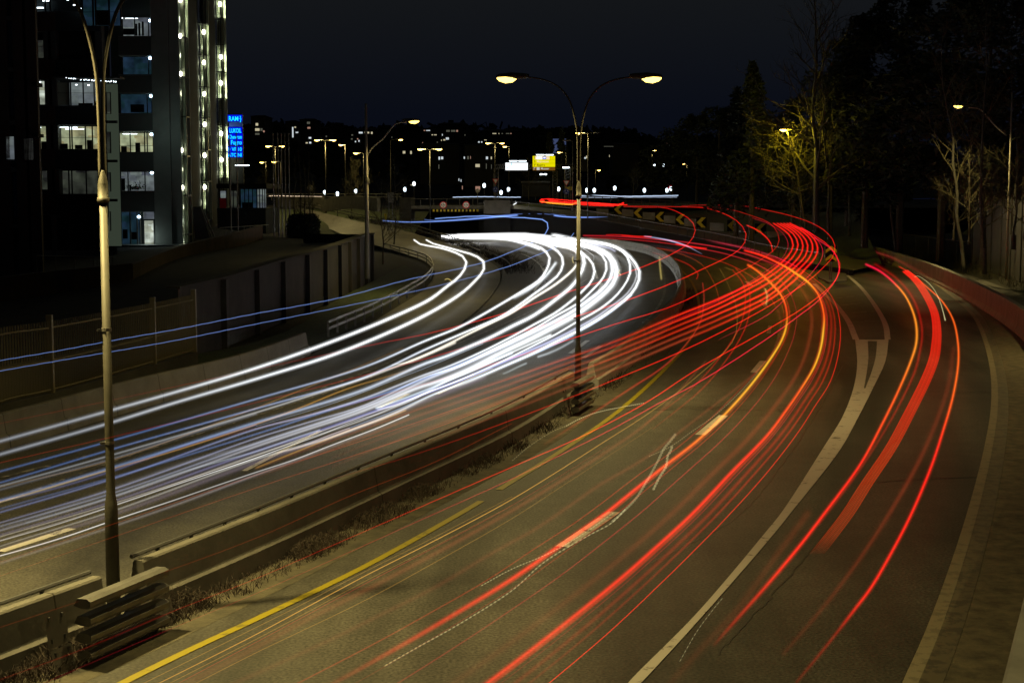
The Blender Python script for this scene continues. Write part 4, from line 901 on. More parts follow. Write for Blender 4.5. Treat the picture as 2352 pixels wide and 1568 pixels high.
# island marker
c = G(1908, 646); t = thing('island_marker', 'black board with two yellow chevrons pointing up on the traffic island', 'road sign', c); d = c.y
for sx_ in (-.07, .07): MB().box(c + Vector((sx_ - .04, .06, 0)), c + Vector((sx_ + .04, .12, 2.2))).build('post', 'galvanised', t)
zc = P(1909, 582, d).z; cx = P(1909, 582, d).x; hw, hh = px(13.5, d), px(18, d)
MB().box((cx - hw, d, zc - hh), (cx + hw, d + .05, zc + hh)).build('backboard', 'black_panel', t)
for dz in (.02, -1.05):
    a = MB(); y = d - .02; z0 = zc + hh * dz
    for s_ in (1, -1): a.quad((cx, y, z0 + hh * .95), (cx, y, z0 + hh * .5), (cx + s_ * hw * .95, y, z0), (cx + s_ * hw * .95, y, z0 + hh * .42))
    a.build('chevron', 'sign_yellow', t)
a = MB(); a.box((cx - hw - .04, d - .01, zc - hh), (cx - hw, d + .06, zc + hh)); a.box((cx + hw, d - .01, zc - hh), (cx + hw + .04, d + .06, zc + hh)); a.build('edge_strip', 'galvanised', t)
# ================================================================== FAR HOUSES
HS = [('pale house with two lit floors right of the blue sign pylon', 592, 290, 30, 46, 420, [(587, 283, 6, 6), (586, 295, 10, 6), (598, 295, 5, 6), (586, 306, 10, 4), (604, 300, 4, 4)]),
 ('narrow house lit yellow on its side wall', 668, 296, 22, 34, 430, [(671, 292, 3, 24), (679, 303, 6, 3), (676, 291, 4, 3)]),
 ('house with four small lit windows stacked on its right', 706, 300, 34, 50, 440, [(705, 280, 7, 5), (706, 292, 7, 4), (709, 315, 6, 4), (710, 326, 5, 4), (702, 327, 5, 3)]),
 ('dim house above the double lamp at the top of the ramp', 742, 308, 26, 26, 480, [(728, 302, 3, 3), (748, 312, 3, 3), (736, 316, 2, 2)]),
 ('long low block with scattered bluish windows behind the tall mast', 838, 318, 60, 40, 500, [(824, 303, 9, 4), (843, 303, 5, 4), (852, 303, 4, 5), (807, 309, 4, 3), (806, 318, 4, 3), (820, 318, 3, 3), (823, 322, 3, 4), (815, 324, 3, 3), (837, 303, 2, 3)]),
 ('low flats with a row of tiny lights left of centre', 975, 312, 60, 26, 560, [(973, 299, 4, 2), (979, 299, 6, 2), (985, 299, 3, 2), (997, 309, 6, 2), (991, 309, 4, 2), (899, 314, 2, 3)]),
 ('wide hilltop block with a bright window row at its top', 1040, 310, 62, 50, 560, [(1025, 299, 8, 4), (1036, 299, 10, 4), (1048, 299, 4, 4), (1015, 308, 2, 4), (1024, 316, 7, 5), (1018, 320, 5, 3), (1013, 321, 2, 3), (1067, 309, 2, 3), (1003, 326, 3, 2), (970, 327, 1.5, 2)]),
 ('long hilltop terrace with even small windows above the gantry', 1150, 318, 90, 34, 600, [(1131, 306, 9, 2), (1145, 306, 2, 2), (1152, 306, 3, 2), (1162, 306, 8, 2), (1172, 306, 3, 2), (1098, 325, 4, 3), (1105, 325, 3, 3), (1112, 321, 6, 1.5)]),
 ('dark flats in mid-distance with two lit window columns', 1010, 372, 90, 80, 360, [(1007, 360, 4, 7), (1013, 360, 5, 6), (925, 347, 6, 6), (942, 347, 4, 7), (1007, 378, 2, 10), (1092, 412, 11, 8), (1061, 427, 2, 8), (1053, 410, 2, 6), (1058, 412, 2, 6), (943, 424, 6, 2)]),
 ('dark apartment house with bright windows left of the gantry sign', 1100, 376, 66, 84, 350, [(1073, 359, 4, 7), (1080, 359, 1.5, 6), (1065, 360, 3, 5), (1116, 360, 5, 6), (1127, 360, 3, 6), (1092, 377, 10, 7), (1116, 376, 2, 12), (1128, 378, 1.5, 10), (1092, 428, 11, 8)]),
 ('dark villa with one small lit window right of the tall double lamp', 1437, 362, 60, 60, 380, [(1399, 356, 1.5, 5), (1387, 336, 22, 1.2)]),
 ('low house with a small red light and a bright lamp', 1340, 372, 20, 20, 340, [(1342, 361, 4, 4), (1346, 358, 3, 6)]),
 ('very far houses with tiny lights before the dark wood', 1560, 332, 60, 8, 640, [(1531, 329, 2, 1.5), (1536, 333, 4, 2), (1550, 333, 2, 2), (1564, 328, 1.5, 1.5), (1593, 328, 3, 2), (1514, 334, 1.5, 1.5)])]
for i, (lab, u, v, w, h, d, wins) in enumerate(HS):
    t = thing('far_house', lab, 'house', P(u, v + h / 2, d), 'far houses on the dark hillside')
    a = MB(); rb(a, u - w / 2, v - h / 2, u + w / 2, v + h / 2 + 12, d, 14, 0); a.build('wall', 'far_wall', t)
    A = P(u - w / 2, v - h / 2, d); B = P(u + w / 2, v - h / 2, d); rh = px(5, d); a = MB()
    a.quad(A + Vector((-.5, -.6, .02)), B + Vector((.5, -.6, .02)), B + Vector((-1, 7, rh)), A + Vector((1, 7, rh))); a.quad(B + Vector((.5, 14.6, .02)), A + Vector((-.5, 14.6, .02)), A + Vector((1, 7, rh)), B + Vector((-1, 7, rh)))
    a.quad(A + Vector((-.5, -.6, .02)), A + Vector((1, 7, rh)), A + Vector((-.5, 14.6, .02))); a.quad(B + Vector((.5, -.6, .02)), B + Vector((.5, 14.6, .02)), B + Vector((-1, 7, rh))); a.build('roof', 'far_roof', t)
    for k, (x, y, ww, hh_) in enumerate(wins):
        n = max(1, int(ww / 2.6)); f = MB(); rb(f, x - .5, y - .5, x + ww + .5, y + hh_ + .5, d, .1, .12); fr = f.build('window', 'far_roof', t)
        a = MB()
        for q in range(n): rb(a, x + ww * q / n + .15, y, x + ww * (q + 1) / n - .15, y + hh_, d, .05, .2)
        a.build('pane', ['win_warm', 'win_white', 'win_dim', 'win_warm', 'win_white', 'win_red', 'win_dim'][(k * 3 + i) % 7], fr)
t = thing('lit_facade', 'bluish lit facade glimpsed between trees above the yellow direction sign', 'building', P(1280, 335, 330)); a = MB(); rb(a, 1266, 317, 1303, 372, 330, 6); a.build('wall', 'far_wall', t); a = MB(); rb(a, 1270, 319, 1300, 352, 330, .1, .15)
M['win_blue'] = em('win_blue', (.05, .07, .16), .8, False); a.build('window', 'win_blue', t)
t = thing('small_hut', 'low flat-roofed hut with strip light under the gantry', 'building', P(1260, 440, 270)); a = MB(); rb(a, 1200, 420, 1262, 452, 270, 6); a.build('wall', 'dark_concrete', t); a = MB(); rb(a, 1198, 416, 1264, 420, 270, 7, .5); a.build('roof', 'concrete', t)
a = MB(); rb(a, 1240, 399, 1247, 402, 268, .2); rb(a, 1249, 399, 1256, 402, 268, .2); a.build('strip_light', 'tube_white', t)
# concrete walls on the ramp, upper left
wall_line('ramp_wall', 'pale lit concrete wall beside the top of the ramp', [P(740, 478, 236), P(800, 470, 226), P(870, 476, 214)], 1.3, 'concrete', .5)
wall_line('ramp_wall', 'long low concrete wall farther left at the top of the ramp', [P(635, 470, 262), P(690, 468, 258), P(740, 470, 250)], 1.2, 'concrete', .5)
guardrail('railing on the upper road left of the bridge', [P(600 + i * 12, 459 - (i % 1), 262) for i in range(28)], sp=2, pr=.06, hs=(1.0, .5), m='rail_metal', name='railing')
guardrail('railing of the upper road right of the middle lamp', [P(1330 + i * 9, 463 + i * .6, 250) for i in range(32)], sp=2, pr=.05, hs=(1.1, .6), m='rail_metal', name='railing')
# ================================================================== TREES, WEEDS
def bare_tree(label, base, h, spread, seed, bark='bark', lv=4, lean=(0, 0), kids=5, start=.25, thick=None, droop=0., name='bare_tree', cat='tree', group=None, twigm='twig', up=.55, r0=None):
    rn = random.Random(seed); t = thing(name, label, cat, base, group); tr = MB(); crn = MB(); r0 = r0 or h * .016
    pts = [Vector((0, 0, -.3))]; k = 9; dx, dy = 0, 0
    for i in range(1, k + 1):
        dx += rn.uniform(-1, 1) * h * .012; dy += rn.uniform(-1, 1) * h * .012; f = i / k
        pts.append(Vector((dx + lean[0] * f * h, dy + lean[1] * f * h, h * .92 * f)))
    pp = crv(pts, 24); tr.tube(pp, [r0 * (1 - .88 * i / 24) for i in range(25)], 7)
    def grow(p, d, L, r, lev):
        n = 4; q = [p]; dd = d.copy()
        for i in range(n):
            dd = (dd + Vector((rn.uniform(-1, 1), rn.uniform(-1, 1), rn.uniform(-.6, .8) - droop * (lev > 1))) * .22).normalized(); q.append(q[-1] + dd * L / n)
        crn.tube(q, [r * (1 - .6 * i / n) for i in range(n + 1)], 4 if lev < 2 else 3, cap=False)
        if lev >= lv: return
        for c in range(rn.randint(2, 4) + (lev == 1)):
            j = rn.randint(1, n); an = Vector((rn.uniform(-1, 1), rn.uniform(-1, 1), rn.uniform(-.5, 1))).normalized()
            grow(q[j], (dd * .8 + an * .75).normalized(), L * rn.uniform(.45, .7), r * .55, lev + 1)
    nb = int(kids * 3)
    for i in range(nb):
        f = start + (1 - start) * (i + rn.random()) / nb; p = pp[int(f * 24)]; an = rn.uniform(0, 6.28)
        d = Vector((math.cos(an), math.sin(an), up * (1 + f))).normalized(); grow(p, d, spread * (1.15 - .75 * f) * rn.uniform(.7, 1.1), r0 * .42 * (1.15 - .8 * f), 1)
    tr.build('trunk', bark, t, local=True, smooth=True); crn.build('crown', twigm, t, local=True); return t
def conifer(label, base, h, w, seed, round_=False, group='dark evergreens in the right-hand wood'):
    rn = random.Random(seed); t = thing('evergreen_tree', label, 'tree', base, group); MB().tube([(0, 0, -.4), (0, 0, h * .9)], [h * .018, h * .004], 6).build('trunk', 'bark', t, local=True)
    a = MB(); n = int(h * 210)
    lob = [(rn.uniform(.2, 1), rn.uniform(0, 6.28), rn.uniform(.5, 1.15)) for _ in range(26)]
    for _ in range(n):
        f, an0, s_ = rn.choice(lob); f += rn.gauss(0, .035); an = an0 + rn.gauss(0, .35); f = min(max(f, .12), 1.0)
        R_ = w * ((1 - (2 * f - 1.1) ** 2 * .8) if round_ else (1.08 - f)) * s_; rr_ = R_ * math.sqrt(rn.random())
        c = Vector((math.cos(an) * rr_, math.sin(an) * rr_, f * h + rn.gauss(0, .2))); q = rn.uniform(.28, .75)
        d1 = Vector((rn.uniform(-1, 1), rn.uniform(-1, 1), rn.uniform(-.6, .5))).normalized() * q; d2 = Vector((rn.uniform(-1, 1), rn.uniform(-1, 1), rn.uniform(-.5, .5))).normalized() * q
        a.quad(c - d1 * .6, c + d2 * .7, c + d1)
    a.build('crown', 'leaf_dark', t, local=True); return t
for i, (u, vt, vb, d, w, rd, lab) in enumerate([(1725, 150, 545, 165, 5.5, 0, 'leftmost of the tall ones, beside the yellow-lit tree'), (1690, 200, 540, 180, 4, 0, 'slim one just left of the wood edge'), (1985, 45, 560, 150, 6, 1, 'rounded and ragged, above the bend barrier'), (2065, 0, 570, 150, 7, 1, 'tall broad one left of the birches'), (2160, -30, 590, 140, 7.5, 1, 'tall broad one behind the bright right lamp'), (2260, -60, 620, 130, 7.5, 1, 'tall one behind the panel screen'), (2350, -60, 640, 122, 7.5, 1, 'cut off by the right edge of the picture'), (1905, 150, 555, 165, 5, 0, 'narrow one behind the lit tree trunk'), (1945, 100, 560, 175, 6, 1, 'rounded one in the gap above the lit trunk'), (1820, 230, 545, 190, 6, 1, 'low rounded one behind the forked birch'), (1600, 270, 480, 260, 7, 1, 'low wide one at the left end of the wood'), (1650, 250, 480, 250, 6, 1, 'low one left of the lamp in the branches'), (1545, 300, 470, 280, 8, 1, 'small distant one behind the lone lamp'), (1290, 300, 455, 315, 3, 0, 'thin one before the bluish facade'), (1262, 310, 455, 318, 3, 0, 'thin one left of the bluish facade')]):
    b = P(u, vb, d); h = P(u, vt, d).z - b.z; conifer('dark evergreen, ' + lab, b, h, w, 100 + i, rd)
for i, (u, vt, vb, d, ln, lab) in enumerate([(2215, 20, 620, 120, (-.10, 0), 'leaning pale birch left of the right lamp'), (2262, -40, 620, 112, (-.03, 0), 'forked pale birch just right of the right lamp'), (2330, 30, 640, 120, (-.05, 0), 'thin pale birch near the right edge'), (2060, 200, 575, 150, (-.08, 0), 'slender birch far back in the wood'), (1905, 40, 540, 150, (-.06, 0), 'slim birch stem close behind the yellow-lit trunk'), (1950, 120, 555, 165, (.05, 0), 'thin birch right of the yellow-lit trunk')]):
    b = P(u, vb, d); h = P(u, vt, d).z - b.z; bare_tree(lab, b, h, h * .22, 40 + i, 'birch_bark', 3, ln, 4, .35, group='birches in the right-hand wood', name='birch_tree', up=.9, r0=.16)
b = P(1876, 528, 148); bare_tree('tall many-stemmed birch with lower branches lit yellow by a lamp', b, 26, 6.5, 5, 'birch_bark', 4, (-.05, 0), 8, .18, name='birch_tree', up=.75, r0=.3, twigm='twig')
for i, (u, v, d, h, sp, lab) in enumerate([(817, 475, 232, 7.2, 2.8, 'bare tree lit from above by the star-like lamp, left of the tall mast'), (808, 480, 226, 5.2, 2.2, 'smaller bare tree just left of the lit one'), (905, 555, 172, 9.5, 2.6, 'dark bare tree behind the retaining wall end'), (880, 600, 140, 7.5, 2.6, 'leafless tree overlapping the foot of the tall mast'), (610, 450, 275, 4.8, 2.6, 'small bare tree lit orange below the blue sign pylon'), (718, 500, 218, 6, 1.6, 'thin bare tree between flagpoles and ramp'), (2260, 560, 108, 6.0, 3.2, 'lit bare bush in front of the screen under the right lamp'), (2330, 560, 104, 7.0, 3.2, 'tangled bare bush at the right edge beside the mast'), (2190, 545, 125, 5.5, 2.6, 'low bare bush before the birches at right'), (2225, 552, 118, 6.5, 3, 'spreading bare bush left of the panel screen'), (2352, 540, 98, 6.0, 3, 'bare bush cut by the right picture edge'), (1840, 545, 160, 7, 3, 'bare undergrowth bush left of the lit birch foot'), (1455, 455, 265, 5.5, 3, 'round bare shrub right of the tall double lamp'), (1215, 455, 262, 7, 3, 'dark spreading tree beside the hut under the gantry')]):
    bare_tree(lab, P(u, v, d), h, sp, 60 + i, 'bark', 4, (0, 0), 5, .2, cat='tree' if 'bush' not in lab and 'shrub' not in lab else 'bush', name='bare_tree' if 'bush' not in lab and 'shrub' not in lab else 'bare_bush', up=.6, r0=.09)
b = P(1852, 515, 152); bare_tree('dense leafless tree whose crown glows yellow round the hidden lamp', b, P(1852, 305, 152).z - b.z, 5.2, 91, 'bark', 5, (-.22, 0), 6, .35, up=.25, r0=.14, droop=.15)
for i, (u, lab) in enumerate([(677, 'left one of the row'), (690, 'middle one of the row'), (700, 'right one of the row'), (716, 'beside the clipped hedge')]):
    b = P(u, 545, 150 + i * 3); bare_tree('slim upright bare poplar by the flagpoles, ' + lab, b, 8.6 + (i % 2), .9, 80 + i, 'bark', 3, (0, 0), 6, .12, up=3.0, name='poplar_tree', group='bare poplars by the flagpoles', r0=.1)
t = thing('clipped_hedge', 'dark rounded clipped hedge beside the ramp, right of the poplars', 'hedge', P(698, 548, 152)); a = MB(); rn = random.Random(3)
for _ in range(5200):
    x, y, z = rn.uniform(-1, 1), rn.uniform(-1, 1), rn.uniform(0, 1); m_ = max(abs(x), abs(y)); f = .96 - max(0, z - .75) * 1.1
    if rn.random() < .8: s_ = f / max(m_, .01); x *= s_; y *= s_
    c = P(698, 549, 152) + Vector((x * 1.2 + .1 * rn.gauss(0, 1), y * 3, z * 2.4 + .06 * rn.gauss(0, 1))); d1 = Vector((rn.gauss(0, 1), rn.gauss(0, 1), rn.gauss(0, 1))).normalized() * .16; d2 = Vector((rn.gauss(0, 1), rn.gauss(0, 1), rn.gauss(0, 1))).normalized() * .16; a.quad(c - d1, c + d2, c + d1)
a.build('foliage', 'leaf_dark', t)
# dry weeds along the median, and the far woods as a mass
def weeds(name, path, d0, d1, n, hmax, seed, m='dry_twig'):
    rn = random.Random(seed); a = MB()
    for _ in range(n):
        f = rn.random() * (len(path) - 1); i = int(f); p = path[i].lerp(path[min(i + 1, len(path) - 1)], f - i); q = path[min(i + 1, len(path) - 1)] - path[i]; q.z = 0
        if q.length < 1e-6: continue
        q.normalize(); r = Vector((q.y, -q.x, 0)); cl = noise.noise(p * .5 + Vector((seed, 0, 0)))
        if cl < .02 and rn.random() < .86: continue
        p = p + r * (d0 + (d1 - d0) * rn.random() ** 1.6); h = hmax * rn.uniform(.2, 1) * (.6 + max(cl, 0) * 1.6)
        p1 = p + Vector((rn.gauss(0, .3), rn.gauss(0, .3), .6)) * h; p2 = p1 + Vector((rn.gauss(0, .8), rn.gauss(0, .8), rn.uniform(-.4, .6))) * h * .6; w = .002 + .00008 * p.y + rn.random() * .003
        wv = Vector((w, w * .3, 0)); a.quad(p - wv, p + wv, p1 + wv * .7, p1 - wv * .7); a.quad(p1 - wv * .7, p1 + wv * .7, p2)
    return tag(a.build(name, m, kind='stuff'), 'dry leafless weeds')
o = weeds('weeds', near_med, .3, .85, 9000, .42, 1); o['label'] = 'dry brown weeds growing along the foot of the median barrier'; o['category'] = 'weeds'
o = weeds('weeds', [p for p in near_med if p.y < 34], .35, 1.0, 5200, .34, 5); o['label'] = 'thick tangle of dry weeds in the gutter below the foreground guard beams'; o['category'] = 'weeds'
o = weeds('weeds', rrc[2:30], .5, 3.0, 4200, 1.0, 2); o['label'] = 'sparse weeds in the planted strip between ramp and main road'; o['category'] = 'weeds'
o = weeds('grass', gore, -.6, .3, 900, .22, 3); o['label'] = 'short grass fringe around the gore island'; o['category'] = 'grass'
o = weeds('undergrowth', fo, .3, 5, 7000, 1.6, 4, 'twig'); o['label'] = 'leafless undergrowth of the wood beyond the right-hand footpath'; o['category'] = 'undergrowth'
a = MB(); rn = random.Random(9)
for _ in range(620):
    y = rn.uniform(470, 1120); x = rn.uniform(-.3, .28) * y; w = rn.uniform(4, 9) * y / 600; h = rn.uniform(8, 15) * (.5 + y / 1000)
    tt = min(max((y - 455) / 650, 0), 1); hz = 4.3 + 35 * (1 - .4 * min(max((x + 20) / 260, 0), 1)) * tt ** .8
    for k in range(22):
        c = Vector((x + rn.gauss(0, w * .42), y + rn.gauss(0, 2), hz + h * (.15 + .6 * rn.random()))); sz = y / 550; d1 = Vector((rn.gauss(0, 1), .2, rn.gauss(0, 1))).normalized() * rn.uniform(1, 2.2) * sz; d2 = Vector((rn.gauss(0, 1), -.2, rn.gauss(0, 1))).normalized() * rn.uniform(1, 2.2) * sz; a.quad(c - d1, c + d2, c + d1, c - d2)
tag(a.build('far_wood', 'leaf_dark', kind='stuff'), 'dark far woods covering the hillside among the houses', 'wood')
# ================================================================== LIGHT TRAILS: glowing strands at lamp height above the lanes
WHT = (.92, .97, 1.0); BLU = (.22, .42, 1.0); CRM = (1.0, .93, .78); VIO = (.35, .38, .85); RED = (1.0, .012, .008); MAG = (1.0, .01, .05); ORG = (1.0, .10, .01); YEL = (1.0, .42, .02); AMB = (1.0, .50, .08)
def lerp_list(L, t):
    if not hasattr(L, '__len__'): return L
    if t <= L[0][0]: return L[0][1]
    for (a, x), (b, y) in zip(L, L[1:]):
        if t <= b:
            f = (t - a) / max(b - a, 1e-6)
            return tuple(p + (q - p) * f for p, q in zip(x, y)) if hasattr(x, '__len__') else x + (y - x) * f
    return L[-1][1]
def strand(mb, pts, z, w, col, st, n=64, wob=0, soft=True):
    # pts in picture units, z lamp height, w apparent width, col and st along the run (0..1)
    q = crv([(u, v, 0) for u, v in pts], n); wp = []; rr_ = []; gl = []
    for i, p in enumerate(q):
        t = i / n; zz = lerp_list(z, t); s = G(p.x, p.y + (wob * math.sin(i * 1.9) if wob else 0), zz); d = s.y
        wp.append(s); rr_.append(max(px(lerp_list(w, t), d) / 2, .004)); c = col if not hasattr(col[0], '__len__') else lerp_list(col, t); b_ = min(lerp_list(st, t), 1.0 if c[1] < .5 and c[0] > c[2] else 1.5); gl.append(tuple(x * b_ for x in c))
    if soft:
        for k, f in ((.4, .21), (.75, .16), (1.15, .09), (1.75, .035)): mb.tube(wp, [r * k for r in rr_], 6, True, [tuple(c * f for c in g_) for g_ in gl])
    else: mb.tube(wp, rr_, 6, True, [tuple(c * .5 for c in g_) for g_ in gl])
def trail(label, pts, z, w, col, st, faint=True, n=64, wob=0, group=None, soft=True, cat='light trail', name='light_trail'):
    mb = MB(); strand(mb, pts, z, w, col, st, n, wob, soft); o = mb.build(name, 'trail_faint' if faint else 'trail_bright')
    return tag(o, label, cat, group)
def Z1(*p): return [(976.2 + x / 4, 505.3 + y / 4) for x, y in p]
def Z2(*p): return [(1665.2 + x / 8, 447.9 + y / 8) for x, y in p]
def Q(ox, oy, *p): return [(ox + x / 4, oy + y / 4) for x, y in p]
GW = 'white headlight trails on the left carriageway'; GR = 'thin red marker-lamp trails of tall vehicles'; GT = 'red tail-lamp trails on the right carriageway'
# ramp car: a pair of headlights
t = thing('light_trail', 'pair of white headlight trails coming down the ramp and along the far left lane', 'light trail', G(588, 858, .65))
for pts in ([(-60, 1030), (0, 1013), (240, 946), (400, 901), (588, 845), (763, 784), (888, 734), (988, 687), (1026, 658), (1052, 638), (1068, 616), (1071, 600), (1062, 588), (1046, 580), (1014, 570), (976, 563), (958, 558), (951, 551)],
            [(-60, 1060), (0, 1043), (242, 974), (400, 925), (588, 870), (783, 808), (976, 724), (1063, 671), (1090, 646), (1106, 628), (1113, 612), (1110, 600), (1091, 587), (1062, 578), (1026, 568), (1000, 561), (988, 557), (979, 551)]):
    mb = MB(); strand(mb, pts, [(0, .65), (.8, .65), (1, 1.2)], [(0, 9), (.35, 8), (.6, 8), (.8, 7.5), (1, 3.5)], [(0, (.78, .86, 1)), (.5, WHT), (1, (1, 1, .96))], [(0, .24), (.2, .34), (.35, .6), (.5, 1.1), (.75, 1.5), (1, 1.5)], 80)
    o = mb.build('headlight_streak', 'trail_bright', t)
dimw = [(0, .16), (.25, .24), (.45, .45), (.6, 1.0), (.75, 2.2), (1, 3)]
# far sweep that all headlights share before the bend
def top(y0, x1, y1): return Z1((120, y0), (350, y0), (700, y0 - 4), (900, y0 - 2), (x1, y1))
L = [
 ('outermost left headlight trail hugging the gore island', Z1((150, 157), (500, 160), (700, 166), (850, 192), (1000, 230), (1100, 280), (1145, 350), (1120, 450), (1050, 550), (900, 650), (700, 770), (500, 885), (300, 990), (0, 1110)) + [(838, 842), (588, 916), (262, 1010), (0, 1082), (-60, 1098)], 5.5, WHT, BLU, 0),
 ('second headlight trail from the gore island, bluish where it nears the camera', Z1((150, 150), (600, 152), (900, 172), (1050, 208), (1180, 258), (1255, 330), (1268, 400), (1235, 490), (1150, 570), (1000, 680), (850, 790), (700, 885), (500, 975), (300, 1060), (0, 1190)) + [(838, 866), (588, 938), (262, 1030), (0, 1108), (-60, 1124)], 5.5, WHT, BLU, .1),
 ('cream headlight trail passing just behind the middle lamp post', Z1((200, 148), (700, 146), (1000, 188), (1200, 235), (1370, 275), (1412, 330), (1405, 390), (1365, 450), (1200, 590), (1000, 715), (800, 848), (600, 948), (400, 1045), (200, 1145), (0, 1238)) + [(838, 868), (700, 912), (588, 947), (262, 1043), (0, 1116), (-60, 1132)], 5.5, CRM, (.8, .85, .9), -.1),
 ('broad bright blue-white headlight trail in the middle of the bundle', Z1((200, 160), (800, 150), (1100, 190), (1300, 235), (1400, 270), (1452, 330), (1462, 400), (1420, 510), (1340, 615), (1200, 730), (1000, 875), (800, 975), (600, 1078), (400, 1165), (200, 1250), (0, 1318)) + [(838, 894), (700, 938), (588, 970), (262, 1072), (0, 1149), (-60, 1165)], 8.5, WHT, (.35, .55, 1), .3),
 ('thin bright trail bowing widest right of the middle lamp post', Z1((300, 150), (900, 150), (1200, 200), (1370, 250), (1450, 310), (1528, 380), (1558, 470), (1530, 560), (1450, 650), (1360, 730), (1200, 850), (1000, 960), (800, 1070), (500, 1220), (200, 1350), (0, 1420)) + [(838, 914), (700, 956), (588, 985), (262, 1098), (0, 1176), (-60, 1194)], 5.5, WHT, (.4, .5, 1), 0),
 ('headlight trail splitting off inside the thick glowing cluster', Z1((300, 145), (1000, 155), (1300, 210), (1500, 250), (1600, 300), (1658, 370), (1668, 450), (1630, 540), (1540, 640), (1410, 760), (1200, 880), (1000, 1000), (800, 1100), (600, 1200), (300, 1345), (0, 1440)) + [(838, 930), (700, 972), (588, 1006), (262, 1122), (0, 1200), (-60, 1218)], 5, WHT, (.5, .55, .9), -.1),
 ('thickest glaring headlight trail of the bend', Z1((250, 160), (900, 145), (1200, 190), (1400, 228), (1560, 255), (1680, 310), (1745, 390), (1762, 470), (1735, 570), (1650, 670), (1500, 790), (1370, 880), (1200, 972), (1000, 1078), (700, 1220), (400, 1372), (100, 1490)) + [(960, 890), (838, 942), (700, 988), (588, 1025), (262, 1140), (0, 1218), (-60, 1236)], [(0, 10), (.3, 17), (.45, 14), (.6, 9), (1, 7)], WHT, (.62, .62, .72), .6),
 ('second strand of the thick cluster, inner edge', Z1((250, 152), (950, 140), (1250, 185), (1450, 220), (1620, 285), (1700, 360), (1722, 450), (1700, 540), (1620, 640), (1480, 750), (1350, 840), (1150, 950), (900, 1075), (600, 1215), (300, 1350), (50, 1450)) + [(838, 935), (588, 1018), (262, 1131), (0, 1208), (-60, 1226)], [(0, 8), (.4, 12), (.6, 8), (1, 6)], (.85, .9, 1), (.55, .6, .8), .2),
 ('slim headlight trail in the gap outside the thick cluster', Z1((400, 150), (1000, 138), (1350, 180), (1550, 205), (1750, 250), (1835, 305), (1880, 395), (1886, 480), (1850, 570), (1750, 700), (1600, 820), (1400, 932), (1200, 1050), (1000, 1152), (700, 1300), (300, 1478), (0, 1590)) + [(838, 962), (700, 1008), (588, 1044), (262, 1160), (0, 1241), (-60, 1262)], 5, WHT, (.7, .65, .6), -.1),
 ('outermost bright headlight trail round the whole bend', Z1((300, 142), (900, 132), (1150, 132), (1280, 155), (1400, 186), (1550, 198), (1700, 228), (1830, 290), (1920, 380), (1972, 480), (1962, 560), (1900, 670), (1750, 800), (1600, 905), (1400, 1020), (1200, 1120), (1000, 1220), (700, 1352), (400, 1482), (100, 1592)) + [(900, 951), (750, 1007), (588, 1054), (262, 1172), (0, 1254), (-60, 1276)], [(0, 8), (.35, 9), (.6, 9), (1, 4)], WHT, (.8, .78, .7), .3),
 ('violet-blue haze trail filling the inside of the outermost headlight trail', Z1((1860, 350), (1925, 430), (1945, 490), (1930, 560), (1860, 670), (1700, 800), (1550, 905), (1350, 1015), (1150, 1115), (900, 1225), (600, 1355), (300, 1480)) + [(900, 930), (700, 1000), (588, 1036), (262, 1150), (0, 1228), (-60, 1246)], [(0, 4), (.2, 9), (1, 9)], (.30, .36, 1.0), (.35, .33, .55), -.55),
]
for lab, pts, w, c0, c1, gain in L:
    st = [(0, 1.5), (.25, 1.5), (.36, 1.2 + gain * .3), (.45, .68 + gain * .3), (.58, .42 + gain * .2), (.75, .26 + gain * .1), (1, .17)]
    if gain < -.5: st = [(0, .5), (.2, .8), (.5, .4), (.8, .2), (1, .13)]
    w = [(a_, b_ * (.85 if a_ < .4 else .8)) for a_, b_ in w] if hasattr(w, '__len__') else [(0, w * 1.2), (.25, w * 1.0), (.45, w * .95), (.8, w * .95), (1, w)]
    trail(lab, pts, [(0, .9), (.28, .7), (.4, .65), (1, .65)], w, [(0, (1, 1, 1)), (.35, c0), (.55, tuple(a * .5 + b * .5 for a, b in zip(c0, c1))), (.75, c1), (1, c1)], st, False, 110, group=GW)
